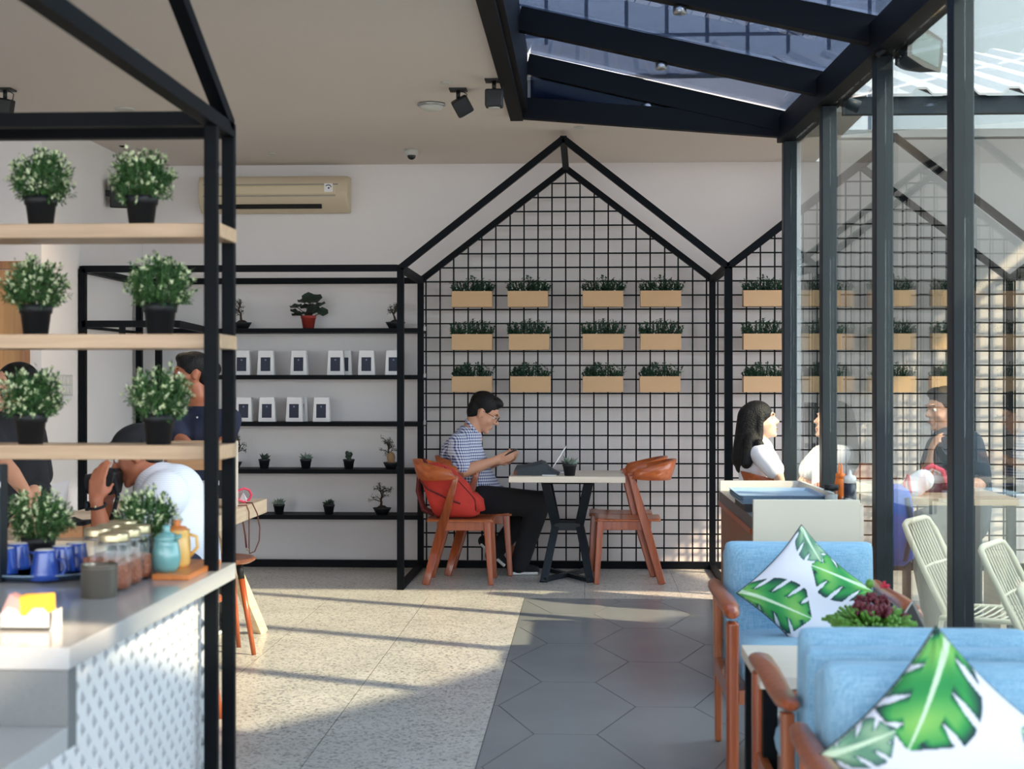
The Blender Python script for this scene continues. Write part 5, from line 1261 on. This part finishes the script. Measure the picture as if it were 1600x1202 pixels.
# ---- woman in navy standing behind the table
Yn = 8.45; A = lambda px, py, Y=Yn: at(px, py, Y)
p = Person('person', 'woman in a navy button shirt with tied-back hair standing behind the wooden rack', (A(315, 601).x, Yn, 0), SKIN2)
p.head(A(299, 584), (-.93, -.42, -.05), V((0, 0, 1)), 1.0, True, A(312, 630))
cx = A(316, 601).x
shN, shF = V((cx - .13, Yn - .08, Z(660, Yn))), V((cx + .15, Yn + .02, Z(657, Yn)))
elN, elF = A(280, 686, 8.30), A(352, 690, 8.40); wrN, wrF = A(296, 694, 8.02), A(340, 694, 8.08)
p.arm(shN, elN, wrN, .88); p.arm(shF, elF, wrF, .88); p.hand(wrN, (.7, -.5, -.12), (0, 0, -1), .15, 1, .95); p.hand(wrF, (-.3, -.8, -.1), (0, 0, -1), .15, -1, .95)
p.b.chain([A(314, 640), A(316, 670), A(316, 740), A(316, 790)], [.08, .12, .11, .13])
p.b.chain([V((cx - .09, Yn, .86)), V((cx - .09, Yn, .48)), V((cx - .09, Yn, .08))], [.09, .06, .045]); p.b.chain([V((cx + .09, Yn, .86)), V((cx + .09, Yn, .48)), V((cx + .09, Yn, .08))], [.09, .06, .045])
p.face(); p.finish(.0075)
P = p.P; cloth(p.t, 'tied_back_hair', HAIR, [], .007, 3, [(P(0, -.018, .048), (.081, .098, .078), p.M), (P(0, .035, .088), (.06, .05, .034), p.M), (P(0, -.06, .0), (.068, .05, .075), p.M), (P(0, -.125, .02), (.042, .045, .045), p.M), (P(.05, .0, .035), (.028, .05, .05), p.M), (P(-.05, .0, .035), (.028, .05, .05), p.M)])
cloth(p.t, 'navy_shirt', NAVY, [([A(314, 652), A(316, 676), A(316, 735), A(316, 775)], [.10, .145, .13, .15]), ([shN, lerp(shN, elN, .75)], [.07, .06]), ([shF, lerp(shF, elF, .75)], [.07, .06]), ([lerp(shN, shF, .1), lerp(shN, shF, .9)], [.065, .065])], .010)
m = MB(); m.ball(A(308, 652.5, Yn - .155), .006, 8); m.build('shirt_button', WHT, p.t, True)
cloth(p.t, 'dark_trousers', BLKC, [([V((cx - .09, Yn, .86)), V((cx - .09, Yn, .48)), V((cx - .09, Yn, .08))], [.115, .08, .07]), ([V((cx + .09, Yn, .86)), V((cx + .09, Yn, .48)), V((cx + .09, Yn, .08))], [.115, .08, .07])], .012)
for dx in (-.09, .09): shoe(p.t, V((cx + dx, Yn + .05, 0)), V((cx + dx, Yn - .14, 0)))

# ---- person in black at the far left edge
Yl = 7.0; A = lambda px, py, Y=Yl: at(px, py, Y)
p = Person('person', 'person in black bending over the table at the left edge behind the bushes', (A(10, 601).x, Yl, 0), SKIN)
p.head(A(22, 612), (-.6, -.75, -.25), V((0, 0, 1)), 1.05, True, A(20, 655))
shN, shF = A(-22, 676, 6.9), A(44, 680, 7.05); elN, elF = A(6, 724, 6.75), A(60, 748, 7.1); wrN, wrF = A(42, 772, 6.55), A(40, 800, 6.7)
p.arm(shN, elN, wrN, 1); p.arm(shF, elF, wrF, 1); p.hand(wrN, (.5, -.5, -.5), (0, -.4, -1), .4, 1, .95); p.hand(wrF, (0, -.8, -.3), (0, 0, -1), .4, -1, .95)
p.b.chain([A(20, 660), A(14, 700), A(10, 780), A(10, 830)], [.08, .13, .13, .14]); 
for dx in (-.1, .1): p.b.chain([V((A(10, 601).x + dx, Yl, .86)), V((A(10, 601).x + dx, Yl, .08))], [.09, .045])
p.face(); p.finish(.008)
P = p.P; cloth(p.t, 'black_hair', HAIR, [], .008, 3, [(P(0, -.03, .04), (.092, .104, .092), p.M), (P(0, -.055, -.05), (.085, .06, .09), p.M)])
cloth(p.t, 'black_jacket', BLKC, [([A(18, 668), A(14, 705), A(12, 770), A(14, 830)], [.11, .16, .155, .16]), ([shF, lerp(shF, elF, .9)], [.085, .075]), ([shN, lerp(shN, elN, .45)], [.08, .065]), ([A(44, 712), A(62, 760, 7.0)], [.08, .05])], .012)
cloth(p.t, 'black_trousers', BLKC, [([V((A(10, 601).x + dx, Yl, .86)), V((A(10, 601).x + dx, Yl, .08))], [.12, .07]) for dx in (-.1, .1)], .012)
for dx in (-.1, .1): shoe(p.t, V((A(10, 601).x + dx, Yl + .05, 0)), V((A(10, 601).x + dx, Yl - .14, 0)))
# ================================================================== the patio beyond the glass
ZG = -.045
t = thing('patio_table', 'pale wooden patio table seen through the glass wall', 'table', (2.0, 7.6, ZG))
def P_(px, py, Y): return at(px, py, Y)
ypt = 7.45; zt3 = Z(776, ypt)
MB().box((X(1410, ypt), 7.42, zt3 - .035), (X(1590, ypt), 8.15, zt3)).build('tabletop', OAK, t, True, bevel=.003)
for x in (X(1418, ypt), X(1582, ypt)):
    for y in (7.47, 8.10): MB().box((x - .018, y - .018, ZG), (x + .018, y + .018, zt3 - .035)).build('leg', ST2, t, True)
# man in black tee at the patio table
Yt = 8.75; A = lambda px, py, Y=Yt: at(px, py, Y); sk_ = SKIN
p = Person('person', 'person in a dark grey tee sitting at the patio table behind the thick post', (A(1500, 601).x, Yt, ZG), SKIN)
p.head(A(1474, 640), (-.9, -.3, -.1), V((0, 0, 1)), 1.02, neck=A(1482, 680))
shN, shF = A(1512, 696, 8.6), A(1468, 700, 8.9); elN, elF = A(1530, 756, 8.45), A(1448, 748, 8.75); wrN, wrF = A(1488, 772, 8.15), A(1452, 722, 8.45)
p.arm(shN, elN, wrN, 1.05); p.arm(shF, elF, wrF, .95); p.hand(wrN, (-.8, -.5, 0), (0, 0, -1), .3, -1); p.hand(wrF, (.1, -.2, 1), (1, 0, 0), .5, 1)
p.b.chain([A(1486, 690), A(1495, 730), A(1498, 800)], [.1, .15, .15]); p.b.chain([A(1498, 815, 8.65), A(1440, 822, 8.3), V((A(1440, 601).x, 8.35, .05))], [.1, .075, .05]); p.face(); p.finish(.008)
hair_short(p)
cloth(p.t, 'dark_tee', mat('dark_grey_cotton', (52, 62, 72), .9), [([A(1487, 694), A(1496, 730), A(1500, 775), A(1500, 810)], [.12, .18, .18, .17]), ([shN, lerp(shN, elN, .8)], [.09, .08]), ([shF, lerp(shF, elF, .6)], [.08, .07])], .012)
cloth(p.t, 'jeans', NAVY, [([A(1498, 815, 8.65), A(1440, 822, 8.3), V((A(1440, 601).x, 8.35, .08))], [.13, .09, .07]), ([A(1498, 815, 8.9), A(1450, 822, 8.6), V((A(1450, 601).x, 8.6, .08))], [.13, .09, .07])], .014)
for y in (8.35, 8.6): shoe(p.t, V((A(1445, 601).x + .04, y, ZG)), V((A(1445, 601).x - .12, y, ZG)))
st = thing('patio_bench', 'wooden bench under the person in the dark tee', 'bench', (A(1500, 601).x, 8.85, ZG))
MB().box((A(1460, 601, 8.8).x, 8.6, .38), (A(1560, 601, 8.8).x, 9.0, .43)).build('seat', OAK, st, True)
for x in (A(1464, 601, 8.8).x, A(1550, 601, 8.8).x): MB().box((x, 8.62, ZG), (x + .04, 8.98, .38)).build('leg', OAKY, st, True)
# bags on the patio table
t = thing('cloth_bundle', 'white cloth bundle with pink straps on the patio table', 'bundle', (X(1434, 7.6), 7.6, zt3))
b = Blob(); k = 1 / ppm(7.5)
b.chain([V((-14 * k, 0, 14 * k)), V((8 * k, 0, 24 * k))], [.042, .055]); b.e((-8 * k, 0, 10 * k), (.06, .05, .045)); b2 = b.build('cloth', WTEE, None, .008, 4); b2.parent = t
MB().tube([(-22 * k, -.03, 0.005), (-24 * k, -.04, 20 * k), (-18 * k, -.04, 34 * k), (-14 * k, -.045, 4 * k)], .008, 8).build('strap', PINK, t)
t = thing('striped_scarf', 'red and white striped scarf heaped on the patio table', 'scarf', (X(1462, 7.85), 7.85, zt3))
k = 1 / ppm(7.75)
for i in range(5):
    m = MB(); m.tube([((-22 + i * 3) * k, -.02 + i * .012, (32 - i * 3) * k), ((-8 + i * 3) * k, -.03 + i * .012, (42 - i * 3) * k), ((8 + i * 2) * k, -.03 + i * .01, (34 - i * 5) * k), ((18 + i) * k, -.02, (8 - i) * k if i < 4 else 4 * k)], .013, 8); m.build('fold', PINK if i % 2 == 0 else WTEE, t)
MB().ball((0, .02, 14 * k), (.09, .06, .085), 16).build('heap', BAGD, t)
t = thing('blue_rucksack', 'bright blue rucksack hung on the patio chair right of the third post', 'rucksack', (X(1398, 7.45), 7.45, ZG))
m = MB(); z1 = Z(755, 7.45) - ZG; z0 = Z(880, 7.45) - ZG
m.sweep(None, [[V((x * .075 * a, y * .10 * a, z)) for x, y in ((-1, -.7), (-.7, -1), (.7, -1), (1, -.7), (1, .7), (.7, 1), (-.7, 1), (-1, .7))] for z, a in ((z0, .5), (z0 + .04, 1), (z1 - .12, 1), (z1 - .03, .8), (z1, .3))]); m.build('bag_body', mat('bright_blue_nylon', (40, 84, 180), .6), t, bevel=0)
MB().tube([(.04, -.09, z1 - .06), (.06, -.13, (z0 + z1) / 2), (.03, -.09, z0 + .03)], .012, 8).build('strap', NAVY, t)
# white rod chairs
def rod_chair(loc, rz, lab, seed=0, first=[None]):
    if first[0]: return copy_tree(first[0], loc, rz, lab)
    t = thing('rod_chair', lab, 'chair', loc, rz, group='white rod chairs on the patio')
    # faces -x ... back leans to +x going down; seat at z .42
    top, bot = .88, .46
    m = MB(); m.tube([(.02, -.20, .44), (-.07, -.22, .64), (-.155, -.215, .82), (-.18, -.19, .868), (-.185, -.14, top), (-.185, .14, top), (-.18, .19, .868), (-.155, .215, .82), (-.07, .22, .64), (.02, .20, .44)], .014, 8); m.build('back_hoop', RATT, t)
    for i in range(9): y = -.16 + i * .04; MB().tube([(-.185, y, top), (-.09, y * 1.05, .66), (.01, y * 1.1, .44)], .0045, 6).build('back_rod', RATT, t)
    MB().tube([(-.085, -.215, .67), (-.10, 0, .67), (-.085, .215, .67)], .007, 6).build('back_band', RATT, t)
    MB().tube([(.0, -.22, .44), (-.02, .22, .44), (.40, .24, .45), (.40, -.24, .45)], .013, 8, closed=True).build('seat_hoop', RATT, t)
    for i in range(10): x = .03 + i * .038; MB().tube([(x, -.22, .447), (x, 0, .44), (x, .22, .447)], .005, 6).build('seat_rod', RATT, t)
    for (x, y, a, c) in ((.0, -.21, -.06, -.23), (.0, .21, -.06, .23), (.39, -.22, .42, -.24), (.39, .22, .42, .24)): MB().tube([(x, y, .44), (a, c, 0)], .012, 8).build('leg', RATT, t)
    first[0] = t; return t
c_ = rod_chair((X(1393, 7.0) + .27, 6.95, ZG), -.5, 'white rod chair seen between the third and fourth glass posts')
# scale so that the hoop top meets its place
top = Z(812, 6.95) - ZG; c_.scale = (.95, .95, top / .88)
c2_ = rod_chair((X(1512, 6.2) + .27, 6.2, ZG), -.5, 'white rod chair right of the thick fourth post'); c2_.scale = (.95, .95, (Z(850, 6.2) - ZG) / .88)
c3_ = rod_chair((X(1568, 5.35) + .27, 5.35, ZG), -.5, 'nearest white rod chair, at the right edge behind glass'); c3_.scale = (.95, .95, (Z(910, 5.35) - ZG) / .88)
# slim monitor stand
t = thing('monitor_stand', 'slim dark monitor seen edge-on on a grey stand behind the first pane', 'monitor', (X(1264, 9.85), 9.85, ZG)); Yq = 9.85
k = 1 / ppm(Yq); z_ = lambda py: Z(py, Yq) - ZG
m = MB(); m.sweep(None, [[V(((cx_ + x * w_) * k, y * .14, z_(py))) for x, y in ((-1, -1), (1, -1), (1, 1), (-1, 1))] for py, w_, cx_ in ((681, 2.5, 1), (650, 4.5, 2), (629, 6.5, 2))], smooth=False); m.build('panel', BLK, t)
MB().box((-1 * k, -.02, z_(716)), (5 * k, .02, z_(680))).build('neck', BLK, t); MB().box((-6 * k, -.03, z_(699)), (9 * k, .03, z_(692))).build('clamp', BLK, t)
MB().box((-3 * k, -.025, .02), (5 * k, .025, z_(714))).build('column', GRAY, t); MB().lathe([(0, 0), (.18, 0), (.18, .015), (.03, .03), (0, .03)], n=24).build('base', ST, t)
